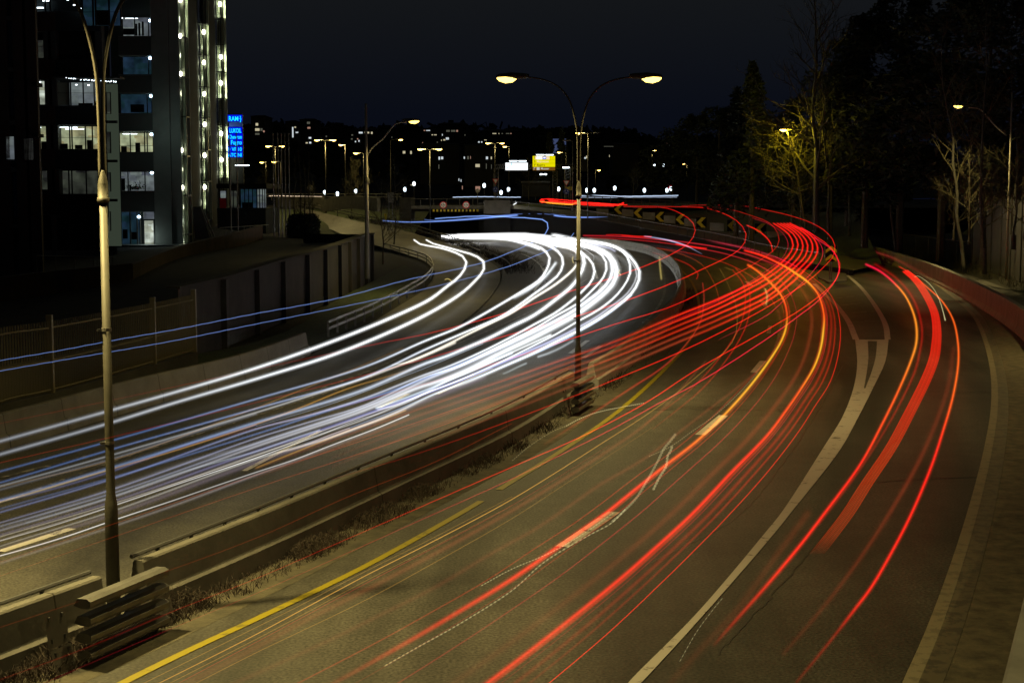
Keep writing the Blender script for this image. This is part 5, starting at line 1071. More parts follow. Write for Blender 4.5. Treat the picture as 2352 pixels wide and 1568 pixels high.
S1 = [
 ('short blunt white trail ending in the open above the gore', Z1((1200, 395), (1130, 490), (1060, 560), (950, 640), (820, 715)), 8, WHT, [(0, 1.6), (.7, 1.4), (1, .6)]),
 ('stubby white trail ending left of the first bend apex', Z1((400, 168), (750, 180), (900, 215), (1000, 248), (1050, 268)), 6, WHT, [(0, 2.5), (1, 1.6)]),
 ('short white trail ending right of the middle post at the top of the bend', Z1((1250, 180), (1400, 178), (1480, 180), (1560, 184)), 5, WHT, [(0, 3), (1, 1.5)]),
 ('short violet-edged white trail ending near the far barrier', Z1((1500, 205), (1620, 240), (1700, 262), (1745, 285)), 6, (.75, .78, 1), [(0, 1.5), (1, .9)]),
 ('thin dotted white arc just right of the middle post', Z1((1450, 262), (1510, 298), (1550, 335), (1548, 375)), 1.6, WHT, [(0, 1.2), (1, .4)]),
 ('blunt bright headlight streak starting left of the middle post', Z1((1155, 1055), (1000, 1125), (800, 1215), (600, 1310), (400, 1400), (200, 1480)) + [(930, 925), (868, 940)], 6, (.95, .98, 1), [(0, 2.2), (.5, .9), (1, .5)]),
 ('grey blunt-ended streak left of the middle post', Z1((1365, 1105), (1250, 1170), (1140, 1220), (1040, 1255)), 6, (.72, .8, .85), [(0, .5), (1, .85)]),
 ('isolated grey dash-like streak below the headlight bundle', Z1((930, 1315), (850, 1350), (770, 1390), (720, 1410)), 5, (.7, .8, .82), [(0, .7), (1, .35)]),
 ('thin blue-white line along the inner side of the bundle left of the post', Z1((1365, 1060), (1150, 1165), (900, 1270), (600, 1395), (300, 1510)) + [(900, 945), (700, 1020)], 1.8, (.35, .6, 1), [(0, 1.8), (.6, .8), (1, .4)]),
 ('thin blue-white line under the outermost trail right of the post', Z1((1900, 690), (1700, 850), (1550, 950), (1420, 1020)), 2.5, (.5, .7, 1), [(0, 1.2), (1, 1.2)]),
 ('blue trail crossing from the bundle middle to the left edge', Q(588, 1176 - 392, (2351, 10), (1800, 240), (1200, 470), (600, 655), (0, 850)) + [(262, 1095), (0, 1168), (-60, 1186)], 5.5, (.26, .45, 1), [(0, 1.0), (.35, .5), (.7, .22), (1, .15)]),
 ('dotted pale blue edge line below the blue trail', Q(588, 784, (2085, 20), (1600, 225), (1200, 380), (700, 570), (0, 778)), 1.2, (.6, .75, 1), [(0, .9), (1, .4)]),
 ('amber ribbon between the two blue trails', Q(588, 784, (1500, 230), (1150, 340), (850, 430), (400, 610), (0, 760)) + [(400, 1035), (262, 1075), (0, 1152), (-60, 1170)], 4, AMB, [(0, .15), (.2, .5), (.5, .45), (.75, .3), (1, .24)]),
 ('faint amber line beside the leftmost blue trail', Q(588, 784, (1350, 60), (900, 250), (500, 410), (0, 610)) + [(262, 1055), (0, 1118)], 3, AMB, [(0, .12), (.3, .3), (1, .1)]),
 ('white tapering streak pointing up between the blue trails', Q(588, 784, (1250, 215), (1400, 190), (1600, 110), (1830, 10)), [(0, 1.5), (.3, 6), (1, 6)], CRM, [(0, .6), (.3, 1.0), (1, 1.3)]),
 ('pale blunt streak left of centre in the bundle', Q(588, 784, (585, 812), (400, 870), (200, 940), (0, 1010)) + [(430, 1080), (262, 1138), (60, 1200)], 5, (.66, .78, .85), [(0, .5), (.5, .3), (1, .12)]),
 ('bright blue-white blunt streak in the middle of the bundle', Q(588, 784, (1105, 612), (1300, 545), (1600, 430), (2000, 250), (2351, 105)), 6.5, (.72, .86, 1), [(0, 1.1), (.5, 1.3), (1, 1.8)]),
 ('thin piercing white line through the lower bundle', Q(588, 784, (1500, 510), (1200, 640), (900, 730), (600, 855), (300, 960), (0, 1068)) + [(400, 1114), (245, 1166), (120, 1207), (-60, 1258)], 2.0, (1, 1, 1), [(0, .3), (.25, .9), (.4, 1.6), (.6, .8), (1, .5)]),
 ('second thin pale line in the lower bundle', Q(588, 784, (2000, 300), (1500, 500), (1000, 680), (500, 860), (0, 1048)) + [(262, 1155), (0, 1232), (-60, 1250)], 3, CRM, [(0, .9), (.5, .4), (1, .35)]),
 ('wide orange ribbon at the lower edge of the bundle', Q(588, 784, (1375, 632), (1200, 700), (900, 800), (600, 920), (300, 1040), (0, 1160)), [(0, 5), (1, 5)], AMB, [(0, .55), (.5, .55), (1, .3)]),
 ('pinkish ribbon along the lower edge of the bundle', Q(588, 784, (860, 795), (700, 850), (400, 970), (200, 1020)), 3.5, (1, .6, .4), [(0, .5), (1, .3)]),
 ('lowest white headlight line running down to the left edge', Q(588, 784, (1405, 672), (1100, 800), (700, 950), (350, 1085), (0, 1200)) + [(470, 1124), (400, 1148), (270, 1191), (150, 1232), (60, 1259), (-60, 1292)], 2.6, (1, 1, .98), [(0, 1.4), (.3, .8), (.5, .7), (.7, 1.3), (1, 1.2)]),
 ('soft grey glow band under the lowest white line', Q(588, 784, (1380, 690), (1000, 850), (600, 1000), (300, 1115), (0, 1225)) + [(400, 1160), (200, 1228), (0, 1293)], 7, (.8, .7, .68), [(0, .1), (.4, .3), (.7, .2), (1, .16)]),
 ('broad grey haze trail across the near left lanes', Q(588, 784, (2200, 120), (1700, 350), (1100, 570), (600, 740), (0, 940)) + [(430, 1062), (262, 1122), (0, 1215), (-60, 1232)], 12, (.55, .56, .62), [(0, .5), (.4, .3), (.7, .16), (1, .08)]),
 ('broad brownish haze trail in the lower bundle', Q(588, 784, (2100, 330), (1600, 530), (1000, 760), (500, 940), (0, 1110)) + [(262, 1180), (0, 1262)], 12, (.5, .40, .55), [(0, .3), (.5, .22), (1, .14)]),
 ('grey-blue streak at the left edge near the first ramp trail', [(588, 950), (430, 998), (262, 1052), (130, 1088), (0, 1124), (-60, 1140)], 7, (.6, .64, .75), [(0, .25), (1, .14)]),
 ('yellow-edged streak low on the far left', [(262, 1075), (200, 1094), (100, 1124), (0, 1153), (-60, 1170)], 4, (.7, .58, .2), [(0, .2), (.5, .4), (1, .35)]),
 ('violet streak low on the far left', [(588, 975), (400, 1030), (262, 1080), (100, 1128), (0, 1150), (-60, 1166)], 6, (.3, .34, .75), [(0, .3), (1, .22)]),
]
for lab, pts, w, c, st in S1: trail(lab, pts, .65, w, c, [(a_, min(b_, 1.6) * .62) for a_, b_ in st], True, 60, group=GW)
# blue marker lamps of a tall bus
trail('upper thin wavy blue trail crossing the left carriageway and fence', [(-60, 840), (0, 828), (130, 806), (257, 782), (400, 757), (588, 720), (700, 700), (788, 682), (938, 642), (1063, 615), (1118, 600), (1176, 578), (1215, 561), (1248, 542), (1258, 527), (1259, 515), (1250, 506), (1213, 501), (1176, 499), (1110, 496), (1000, 502)], [(0, 3.3), (.7, 3.3), (.85, 3.6), (1, 4)], [(0, 1.6), (.6, 1.9), (1, 2.6)], (.25, .42, 1), [(0, .55), (.5, .55), (.8, .6), (.85, 1.3), (1, 1)], True, 120, .35)
trail('lower thin wavy blue trail parallel to the upper one', [(-60, 864), (0, 852), (130, 829), (390, 784), (588, 744), (813, 699), (938, 672), (1063, 642), (1176, 609), (1226, 589), (1276, 568), (1305, 552), (1318, 535)], 3.0, [(0, 1.6), (1, 1.8)], (.25, .42, 1), [(0, .55), (.8, .5), (1, .8)], True, 110, .3)
trail('bright blue trail straight across in front of the bridge underpass', [(880, 507), (930, 510), (988, 509), (1060, 505), (1120, 500), (1176, 495), (1251, 492), (1288, 497), (1320, 499), (1363, 499), (1395, 498)], 3.6, [(0, 2.5), (.5, 4), (.9, 3), (1, 1)], (.22, .38, 1), [(0, .7), (.5, 1.2), (.9, 1.2), (1, .3)], True, 60)
trail('faint second blue trail just above the straight one', [(975, 504), (1010, 507), (1060, 503), (1120, 497), (1200, 491), (1260, 492), (1300, 495)], 3.8, 1.6, (.25, .4, 1), .4, True, 50, .5)
trail('pale blue glow above the bend under the chevron boards', Z1((1420, 105), (1550, 90), (1700, 85), (1850, 95), (2000, 105), (2100, 110), (2180, 100)), .9, [(0, 5), (.5, 9), (1, 4)], (.6, .68, .8), [(0, .4), (.4, .5), (1, .4)], True, 50)
trail('bright bluish-white jagged trail under the chevron boards', Z1((1880, 78), (1960, 82), (2060, 92), (2140, 102), (2190, 96), (2230, 84), (2290, 76), (2345, 74)), 1.0, [(0, 2), (.5, 4), (1, 3)], (.75, .93, 1), [(0, 1.4), (.6, 2.2), (1, 1.8)], False, 50, .4)
trail('thin bluish trail amid the far red ones, slanting down to the right', [(1470, 541), (1510, 547), (1540, 553), (1575, 564), (1612, 583)], .9, [(0, 2.5), (.5, 3.5), (1, 1.5)], (.6, .65, 1), [(0, .3), (.5, .9), (1, .15)], True, 40)
trail('small bright hook of light on the bridge abutment', [(1184, 463), (1186, 466), (1183, 468), (1180, 470)], 5.4, [(0, 1.5), (1, 3)], WHT, 2.2, True, 12)
# distant traffic on the upper road
for lab, pts, w, c, st, zz in [('distant white trail line beyond the right-hand railings', [(1325, 450), (1370, 449), (1430, 451), (1500, 450), (1558, 449)], 1.8, (.6, .75, 1), 1.0, 5.6), ('lower distant white trail line beyond the right-hand railings', [(1325, 453), (1400, 454), (1470, 453), (1555, 453)], 1.4, (.6, .7, .9), .6, 5.4), ('distant white trail left of the gantry', [(1040, 453), (1110, 452), (1170, 453), (1196, 453)], 1.8, (.6, .75, 1), .9, 5.5), ('distant warm trail above the ramp at far left', [(618, 450), (640, 450), (690, 451), (740, 452)], 2.2, (1, .75, .5), .6, 5.4)]:
    trail(lab, [(u, v) for u, v in pts], 0, w, c, st, True, 30) if 0 else None
    mb = MB(); q = crv([(u, v, 0) for u, v in pts], 30); wp = [P(p.x, p.y + .25 * math.sin(i * 2.1), 262) for i, p in enumerate(q)]
    mb.tube(wp, px(w, 262) / 2, 6, True, [tuple(x * st * .6 for x in c)] * 31); tag(mb.build('light_trail', 'trail_faint'), lab, 'light trail', 'traffic trails on the distant upper road')
# red tangle on the slip road
t = thing('light_trail', 'knot of bright red brake-lamp trails on the far slip road behind the middle post', 'light trail', P(1300, 466, 218))
for pts, w, c, st in [([(1239, 461), (1246, 458), (1262, 457), (1288, 459), (1330, 461), (1335, 458)], 2.5, RED, 1.6), ([(1240, 463), (1262, 465), (1290, 467), (1315, 469), (1326, 464)], 3.5, (1, .12, .02), 2.0), ([(1262, 459), (1275, 462), (1300, 465), (1345, 467), (1390, 469), (1420, 471), (1433, 466)], 4.5, RED, 1.8), ([(1242, 458), (1249, 462), (1244, 465)], 4, RED, 1.6), ([(1258, 458), (1268, 464), (1280, 466)], 4, RED, 1.4), ([(1320, 464), (1360, 466), (1400, 469), (1441, 471)], 3, RED, 1.3), ([(1255, 466), (1290, 469), (1316, 470)], 2, YEL, 1.6), ([(1300, 466), (1350, 471), (1410, 473)], 3.5, RED, 1.2)]:
    q = crv([(u, v, 0) for u, v in pts], 24); mb = MB(); dd = 214; wp = [P(p.x, p.y + .3 * math.sin(i * 2.3), dd) for i, p in enumerate(q)]
    for k, f in ((.5, .25), (1, .25)): mb.tube(wp, px(w, dd) / 2 * k, 6, True, [tuple(x * st * f for x in c)] * 25)
    mb.build('lamp_streak', 'trail_bright', t)
# thin red marker trails of tall vehicles: big loops, then long straight runs down to the left
TH_ = [
 ('innermost red loop, apex below the fourth chevron board', [(1408, 474), (1476, 476), (1536, 479), (1566, 492), (1588, 507), (1597, 524), (1593, 543), (1578, 562), (1526, 592), (1426, 631), (1300, 672), (1176, 714), (1000, 762), (863, 790), (588, 848), (240, 922), (0, 972), (-60, 984)], [(0, 4.6), (.2, 3.9), (.3, 3.4), (1, 3.3)], [(0, 1.4), (.25, 2.2), (.5, 1.8), (1, 1.2)], [(0, .5), (.2, 1.2), (.35, 1.0), (.5, .4), (.6, .16), (1, .12)], RED),
 ('second red loop, apex under the sixth chevron board', [(1441, 473), (1551, 475), (1626, 479), (1676, 497), (1703, 517), (1714, 539), (1708, 562), (1683, 584), (1626, 612), (1551, 647), (1426, 694), (1300, 733), (1176, 767), (900, 845), (588, 924), (262, 1002), (0, 1062), (-60, 1075)], [(0, 4.9), (.2, 4.0), (.3, 3.4), (1, 3.3)], [(0, 1.4), (.3, 2.3), (.5, 1.8), (1, 1.2)], [(0, .5), (.2, 1.2), (.35, 1.2), (.5, .45), (.65, .22), (1, .2)], RED),
 ('third red loop, swinging over the rightmost chevron board', Z2((-500, 215), (0, 250), (300, 320), (600, 420), (800, 500), (930, 630), (995, 780), (970, 920), (880, 1030), (730, 1140), (480, 1300), (0, 1555)) + [(1551, 700), (1411, 745), (1176, 822), (963, 885), (700, 955), (400, 1030)], [(0, 5), (.2, 4.2), (.4, 3.4), (1, 3.3)], [(0, 1.2), (.3, 2.0), (1, 1.4)], [(0, .35), (.25, .9), (.45, 1.1), (.6, .4), (.8, .12), (1, .05)], RED),
 ('short bright red loop ending beside the rightmost chevron board', Z2((400, 555), (600, 650), (750, 770), (840, 890), (875, 1040)), [(0, 3.6), (1, 3.2)], [(0, 2.5), (.6, 3), (1, 2)], [(0, 1.5), (.7, 1.5), (1, .7)], RED),
 ('thin crimson loop just left of the striped red bundle', Z2((450, 405), (800, 530), (1050, 690), (1150, 850), (1155, 960), (1080, 1120), (970, 1240), (700, 1440), (520, 1560)) + [(1651, 690), (1500, 755)], [(0, 4.2), (.4, 3.4), (1, 3.3)], 1.4, [(0, .3), (.5, .7), (.8, .5), (1, .15)], MAG),
 ('thin crimson loop just right of the striped red bundle', Z2((1300, 580), (1560, 690), (1700, 830), (1780, 960), (1797, 1080), (1750, 1220), (1600, 1420), (1480, 1550)) + [(1800, 690), (1764, 722), (1651, 780)], [(0, 3.6), (1, 3.3)], 1.6, [(0, .5), (.5, .9), (.8, .6), (1, .12)], MAG),
 ('widest red loop arching over everything and behind the island marker', [(1566, 473), (1621, 471), (1676, 472), (1709, 473), (1752, 481), (1790, 489), (1840, 503), (1878, 519), (1903, 538), (1915, 555), (1918, 571), (1914, 588), (1900, 605), (1860, 642), (1764, 704), (1601, 790), (1411, 872), (1176, 964), (963, 1040), (763, 1100)], [(0, 5), (.2, 4.3), (.35, 3.5), (1, 3.3)], [(0, 1.2), (.3, 2), (.5, 2.2), (1, 1.4)], [(0, .45), (.3, 1.0), (.5, 1.1), (.65, .6), (.85, .2), (1, .08)], RED),
 ('long red trail from the island marker straight down to the lower left', [(1840, 522), (1872, 542), (1906, 566), (1923, 590), (1930, 612), (1925, 633), (1908, 657), (1880, 681), (1839, 711), (1764, 756), (1743, 768), (1601, 848), (1476, 929), (1338, 1001), (1176, 1072), (963, 1165), (763, 1252), (588, 1328), (400, 1402), (200, 1486), (0, 1560)], [(0, 3.5), (.3, 2.6), (1, 2.4)], [(0, 2), (.3, 2.3), (.7, 1.7), (1, 1.5)], [(0, .9), (.2, 1.2), (.45, .7), (.65, .28), (1, .1)], RED),
 ('second long red trail running parallel just below the first', [(1870, 545), (1912, 575), (1926, 602), (1927, 625), (1915, 650), (1880, 690), (1839, 722), (1764, 776), (1601, 880), (1526, 919), (1400, 988), (1264, 1056), (1176, 1099), (963, 1195), (763, 1285), (588, 1362), (400, 1440), (100, 1568)], [(0, 3.3), (.3, 2.5), (1, 2.2)], [(0, 2), (.3, 2.2), (1, 1.4)], [(0, .9), (.2, 1.0), (.42, .4), (.65, .18), (1, .08)], MAG),
]
for lab, pts, z, w, st, c in TH_: trail(lab, pts, z, w, c, st, True, 110, .18, GR)
# the coach: a fan of parallel red stripes
t = thing('light_trail', 'fan of six broad red stripes looping above the bend and fading across the median', 'light trail', G(1800, 560, 3.3))
BN = [((890, 520), (1050, 620), (1180, 730), (1240, 850), (1250, 950), (1200, 1060), (1080, 1200), (900, 1360), (620, 1550)), ((960, 520), (1150, 630), (1280, 740), (1335, 860), (1340, 950), (1290, 1070), (1150, 1240), (850, 1480)), ((1020, 520), (1250, 650), (1380, 780), (1430, 900), (1425, 1000), (1370, 1120), (1230, 1280), (900, 1550)),
      ((1080, 520), (1330, 660), (1470, 800), (1520, 920), (1515, 1010), (1460, 1140), (1300, 1310), (1050, 1530)), ((1140, 520), (1420, 670), (1560, 800), (1610, 930), (1605, 1020), (1550, 1150), (1380, 1340), (1150, 1560)), ((1190, 515), (1480, 670), (1640, 810), (1700, 950), (1695, 1050), (1640, 1170), (1470, 1360), (1280, 1560))]
ends = [[(1651, 686), (1551, 726), (1411, 784), (1290, 826), (1176, 866), (1060, 905), (963, 938), (763, 1010), (588, 1075)], [(1651, 697), (1551, 738), (1411, 795), (1290, 838), (1176, 880), (1060, 920), (963, 953), (763, 1030), (588, 1095)], [(1651, 708), (1551, 750), (1411, 808), (1290, 852), (1176, 896), (1060, 937), (963, 972), (763, 1050)], [(1764, 668), (1651, 720), (1551, 762), (1411, 820), (1290, 866), (1176, 910), (1060, 954), (963, 990), (763, 1070)], [(1764, 680), (1651, 733), (1551, 775), (1411, 834), (1290, 880), (1176, 925), (1060, 968), (963, 1006)], [(1764, 690), (1651, 746), (1551, 788), (1411, 848), (1290, 895), (1176, 940), (963, 1020)]]
for k, (p, e_) in enumerate(zip(BN, ends)):
    mb = MB(); strand(mb, Z2(*p) + e_, [(0, 4.2), (.12, 3.5), (1, 3.3 - .08 * k)], [(0, 3.2), (.08, 4.6), (.22, 5.2), (.45, 7), (.7, 9), (1, 11)], [(0, RED), (.2, RED), (.38, (1, .06, .01)), (.5, (1, .2, .07)), (1, (1, .32, .14))], [(0, .9), (.05, 1.2), (.16, 1.2), (.25, .8), (.33, .36), (.45, .2), (.6, .11), (.8, .06), (1, .01)], 100, .1); mb.build('lamp_streak', 'trail_faint', t)
    mb = MB(); strand(mb, [(u + .6, v + 1.5) for u, v in Z2(*p) + e_], [(0, 4.2), (.12, 3.5), (1, 3.3 - .08 * k)], 1.3, RED, [(0, .2), (.3, .5), (.45, .5 if k in (0, 3) else .15), (.6, .25 if k in (0, 3) else .08), (.8, .12), (1, .03)], 100, .1); mb.build('fine_streak', 'trail_faint', t)
# low tail lamps on the right carriageway
t = thing('light_trail', 'pair of brightest tail-lamp trails, turning orange-yellow at the bend, on the right carriageway', 'light trail', G(1764, 994, .8))
MA = Z2((360, 1015), (560, 1070), (730, 1130), (950, 1235), (1150, 1340), (1300, 1440), (1450, 1540)) + [(1860, 652), (1878, 674), (1888, 700), (1893, 729), (1891, 760), (1886, 795), (1872, 838), (1839, 894), (1801, 949), (1764, 998), (1676, 1089), (1590, 1180), (1500, 1263), (1426, 1328), (1300, 1430), (1176, 1526), (1060, 1612)]
MBp = Z2((420, 1285), (600, 1400), (760, 1540)) + [(1776, 656), (1793, 676), (1804, 700), (1808, 725), (1806, 750), (1795, 782), (1764, 832), (1713, 898), (1663, 953), (1601, 1012), (1526, 1070), (1426, 1150), (1391, 1178), (1288, 1250), (1176, 1328), (1050, 1405), (938, 1471), (763, 1568), (700, 1602)]
mb = MB(); strand(mb, MA, .8, [(0, 4), (.1, 5), (.3, 6.5), (.45, 8.5), (.7, 11), (1, 13)], [(0, RED), (.05, (1, .06, .01)), (.085, YEL), (.11, YEL), (.13, ORG), (.17, ORG), (.195, (1, .5, .03)), (.25, (1, .4, .02)), (.29, (1, .10, .01)), (.4, RED), (1, RED)], [(0, 1), (.45, 1), (.6, .85), (.8, .7), (1, .6)], 120); mb.build('tail_lamp_streak', 'trail_bright', t)
mb = MB(); strand(mb, MBp, .8, [(0, 5), (.1, 6), (.3, 7.5), (.6, 10), (1, 11)], [(0, ORG), (.06, (1, .2, .02)), (.09, RED), (.115, YEL), (.2, (1, .5, .03)), (.28, (1, .3, .02)), (.34, (1, .12, .01)), (.42, RED), (1, RED)], [(0, 1), (.07, 1), (.1, .6), (.12, 1), (.5, 1), (.65, .8), (.78, .45), (.9, .1), (1, .02)], 120); mb.build('tail_lamp_streak', 'trail_bright', t)
for dx, w, s_ in ((9, 6, .28), (-8, 5, .16)):
    mb = MB(); strand(mb, [(u + dx * (.3 + .7 * i / len(MA)), v + 2) for i, (u, v) in enumerate(MA)], .8, [(0, w * .5), (1, w * 1.5)], RED, [(0, s_), (.6, s_), (1, s_ * .7)], 90); mb.build('glow_streak', 'trail_faint', t)
mb = MB(); strand(mb, [(u + 7, v + 1) for u, v in MBp], .8, [(0, 3), (1, 8)], RED, [(0, .15), (.6, .25), (1, .02)], 90); mb.build('glow_streak', 'trail_faint', t)
def between(A, B, f, n=26):
    a = crv([(u, v, 0) for u, v in A], n); b = crv([(u, v, 0) for u, v in B], n); return [(p.x * (1 - f) + q.x * f, p.y * (1 - f) + q.y * f) for p, q in zip(a, b)]
OUT = [(1781, 590), (1820, 608), (1862, 634), (1898, 664), (1920, 700), (1929, 740), (1930, 780), (1922, 830), (1905, 880), (1870, 935), (1839, 984), (1764, 1082), (1678, 1178), (1600, 1258), (1526, 1331), (1400, 1450), (1261, 1568), (1220, 1602)]
trail('thin sharp outer red trail running down to the bottom edge', OUT, .8, [(0, 1.6), (1, 2.2)], RED, [(0, .5), (.3, .9), (.6, .8), (1, 1.0)], True, 110, group=GT)
for lab, A, B, f, w, c, s0, s1 in [
 ('dim wide red band between the bright orange trail and the thin outer one', MA, OUT, .45, 7, RED, .3, .22), ('thin magenta line between the two bright tail-lamp trails', MBp, MA, .42, 1.8, MAG, .5, .45),
 ('faint red thread close beside the left bright trail', MBp, MA, .15, 1.6, RED, .5, .12), ('faint broad brown-red band in the middle of the lane', MBp, MA, .78, 12, (1, .12, .04), .14, .07), ('fine crimson line just outside the orange trail', MA, OUT, .22, 1.5, MAG, .6, .25), ('dim red band just inside the outer red trail', MA, OUT, .68, 4, RED, .4, .18),
 ('thin red line left of the leftmost bright trail', MBp, MA, -.22, 1.8, RED, .4, .5), ('faint brown-red band left of the bright trails', MBp, MA, -.62, 8, (1, .2, .08), .10, .09)]:
    pts = between(A, B, f); pts = [p for p in pts]
    trail(lab, pts, .8, [(0, w * .6), (.4, w * 1.3), (1, w * 1.9)], c, [(0, s0 * .5), (.3, s0 * .75), (.7, (s0 + s1) * .22), (1, s1 * .35)], True, 90, group=GT)
XL = [
 ('amber indicator-like thread curving down the left lane to the lower left', [(1653, 617), (1672, 652), (1690, 700), (1693, 745), (1683, 784), (1601, 864), (1501, 941), (1388, 1014), (1176, 1146), (1000, 1240), (838, 1322), (700, 1396), (588, 1456), (365, 1568), (300, 1600)], .8, 1.8, AMB, [(0, .1), (.3, .4), (.5, .7), (.75, .7), (1, .5)]),
 ('fainter amber thread above the first', [(1176, 1140), (1000, 1232), (838, 1312), (700, 1384), (588, 1440), (330, 1568)], .8, 1.2, AMB, [(0, .2), (.5, .3), (1, .25)]),
 ('fainter amber thread below the first', [(1176, 1160), (1000, 1252), (838, 1334), (700, 1408), (588, 1467), (390, 1568)], .8, 1.2, AMB, [(0, .1), (.5, .3), (1, .25)]),
 ('crimson thread below the amber ones', [(1400, 1022), (1176, 1160), (1000, 1255), (838, 1340), (588, 1474), (410, 1568)], .8, 1.3, MAG, [(0, .1), (.5, .3), (1, .25)]),
 ('brown-amber thread lower in the left lane', [(1500, 980), (1300, 1110), (1176, 1190), (1000, 1290), (838, 1378), (588, 1498), (450, 1568)], .8, 1.8, AMB, [(0, .08), (.5, .22), (1, .2)]),
 ('wide faint rusty band in the left lane', [(1620, 830), (1500, 960), (1388, 1040), (1176, 1172), (1000, 1270), (838, 1355), (700, 1425), (588, 1486), (430, 1568)], .8, [(0, 6), (1, 22)], (1, .22, .08), [(0, .08), (.5, .09), (1, .05)]),
 ('faint red pair thread rising to the far lane dashes, left', [(1683, 620), (1706, 650), (1712, 690), (1703, 740), (1676, 790), (1601, 880), (1480, 975)], .8, 3.5, RED, [(0, .3), (.4, .35), (1, .05)]),
 ('faint red pair thread rising to the far lane dashes, right', [(1690, 616), (1716, 648), (1723, 690), (1716, 740), (1690, 794), (1620, 885), (1500, 985)], .8, 3.5, RED, [(0, .3), (.4, .35), (1, .05)]),
 ('faint brownish-red trail crossing the yellow edge line', [(1614, 650), (1617, 690), (1608, 740), (1576, 790), (1526, 840), (1451, 890), (1351, 955), (1250, 1020)], .9, [(0, 3), (1, 7)], (1, .06, .03), [(0, .25), (.5, .3), (1, .03)]),
 ('thin red thread in the far lanes ending at the dark patch', [(1500, 580), (1560, 598), (1588, 612), (1603, 630), (1600, 640)], .8, 3, RED, [(0, .15), (1, .35)]),
 ('thick blunt red dash on the far lane', [(1553, 560), (1580, 565), (1605, 569), (1622, 571)], .8, 4, RED, [(0, .8), (.4, 1.6), (1, 1.4)]),
 ('thin bright red double thread at the far end of the main road', [(1390, 538), (1430, 541), (1470, 544), (1496, 544)], .9, 2.2, RED, [(0, .6), (1, .9)]),
 ('thin bright red wavy thread above it at the far end of the main road', [(1392, 539), (1420, 539), (1460, 542), (1497, 543)], 1.1, 1.5, RED, [(0, .9), (1, .7)]),
 ('red-violet haze ribbon along the far main road, upper', [(1330, 536), (1400, 537), (1476, 540), (1560, 546), (1640, 556), (1720, 572), (1780, 590), (1830, 612)], .9, [(0, 5), (.6, 6), (1, 3)], (1, .04, .10), [(0, .25), (.6, .3), (1, .25)]),
 ('red haze ribbon along the far main road, middle', [(1340, 541), (1420, 543), (1500, 549), (1580, 557), (1660, 570), (1740, 592), (1800, 618), (1850, 655)], .8, [(0, 4), (.6, 3), (1, 2.5)], (1, .03, .05), [(0, .4), (.6, .5), (1, .35)]),
 ('red haze ribbon along the far main road, lower', [(1350, 546), (1430, 549), (1510, 556), (1590, 568), (1670, 584), (1740, 608), (1790, 640), (1820, 680)], .8, [(0, 3), (.6, 2.5), (1, 2.5)], (1, .03, .04), [(0, .35), (.6, .45), (1, .3)]),
 ('thin red thread under the haze ribbons', [(1480, 566), (1540, 574), (1600, 585), (1660, 602), (1710, 625), (1750, 655), (1780, 700)], .8, 1.6, RED, [(0, .3), (.6, .4), (1, .3)]),
 ('faint orange thread over the curved median wall', [(1500, 568), (1560, 582), (1610, 606), (1635, 640), (1650, 680), (1651, 700)], .8, 1.4, ORG, [(0, .3), (.7, .25), (1, .3)]),
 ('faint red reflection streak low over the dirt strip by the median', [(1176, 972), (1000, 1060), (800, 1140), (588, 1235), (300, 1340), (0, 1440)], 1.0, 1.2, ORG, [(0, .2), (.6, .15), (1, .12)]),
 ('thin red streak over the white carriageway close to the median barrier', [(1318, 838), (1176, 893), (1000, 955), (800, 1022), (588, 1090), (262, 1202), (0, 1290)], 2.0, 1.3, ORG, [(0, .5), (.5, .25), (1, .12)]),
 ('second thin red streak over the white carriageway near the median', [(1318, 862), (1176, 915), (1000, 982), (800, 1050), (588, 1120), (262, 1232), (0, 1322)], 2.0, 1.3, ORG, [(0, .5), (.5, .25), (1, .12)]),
]
for lab, pts, z, w, c, st in XL: trail(lab, pts, z, w, c, st, True, 80, group=GT if 'red' in lab else None)
# slip-lane vehicle on the right
t = thing('light_trail', 'pair of red tail-lamp trails turning orange on the right-hand slip lane', 'light trail', G(2091, 829, .8))
mb = MB(); strand(mb, [(1989, 607), (2020, 622), (2051, 647), (2081, 682), (2101, 729), (2106, 767), (2103, 795), (2091, 832), (2064, 896), (2026, 974), (1976, 1066), (1894, 1178), (1839, 1250), (1764, 1340), (1700, 1412), (1640, 1480)], .8, [(0, 5), (.2, 6), (.5, 8), (.8, 10), (1, 11)], [(0, MAG), (.07, MAG), (.1, (1, .28, .02)), (.22, (1, .3, .02)), (.33, (1, .1, .01)), (.5, RED), (1, RED)], [(0, .9), (.2, 1.6), (.5, 1.5), (.75, 1.0), (.9, .35), (1, .03)], 110); mb.build('tail_lamp_streak', 'trail_bright', t)
mb = MB(); strand(mb, [(2065, 612), (2100, 633), (2124, 655), (2164, 692), (2189, 734), (2200, 784), (2201, 834), (2189, 909), (2164, 996), (2139, 1071), (2094, 1178), (2051, 1262), (2001, 1348), (1962, 1400), (1900, 1480), (1830, 1565)], .8, [(0, 2.5), (.2, 5), (.5, 8), (1, 10)], [(0, RED), (.12, (1, .12, .01)), (.3, (1, .13, .01)), (.42, RED), (1, RED)], [(0, .6), (.2, 1.3), (.6, 1.4), (.78, .9), (.86, .2), (1, .06)], 110); mb.build('tail_lamp_streak', 'trail_bright', t)
mb = MB(); strand(mb, [(2010, 607), (2060, 640), (2095, 682), (2113, 729), (2118, 767), (2114, 800), (2102, 850), (2070, 920), (2025, 1000), (1960, 1100), (1880, 1205)], .8, 7, RED, [(0, .2), (.5, .2), (1, .05)], 80); mb.build('glow_streak', 'trail_faint', t)
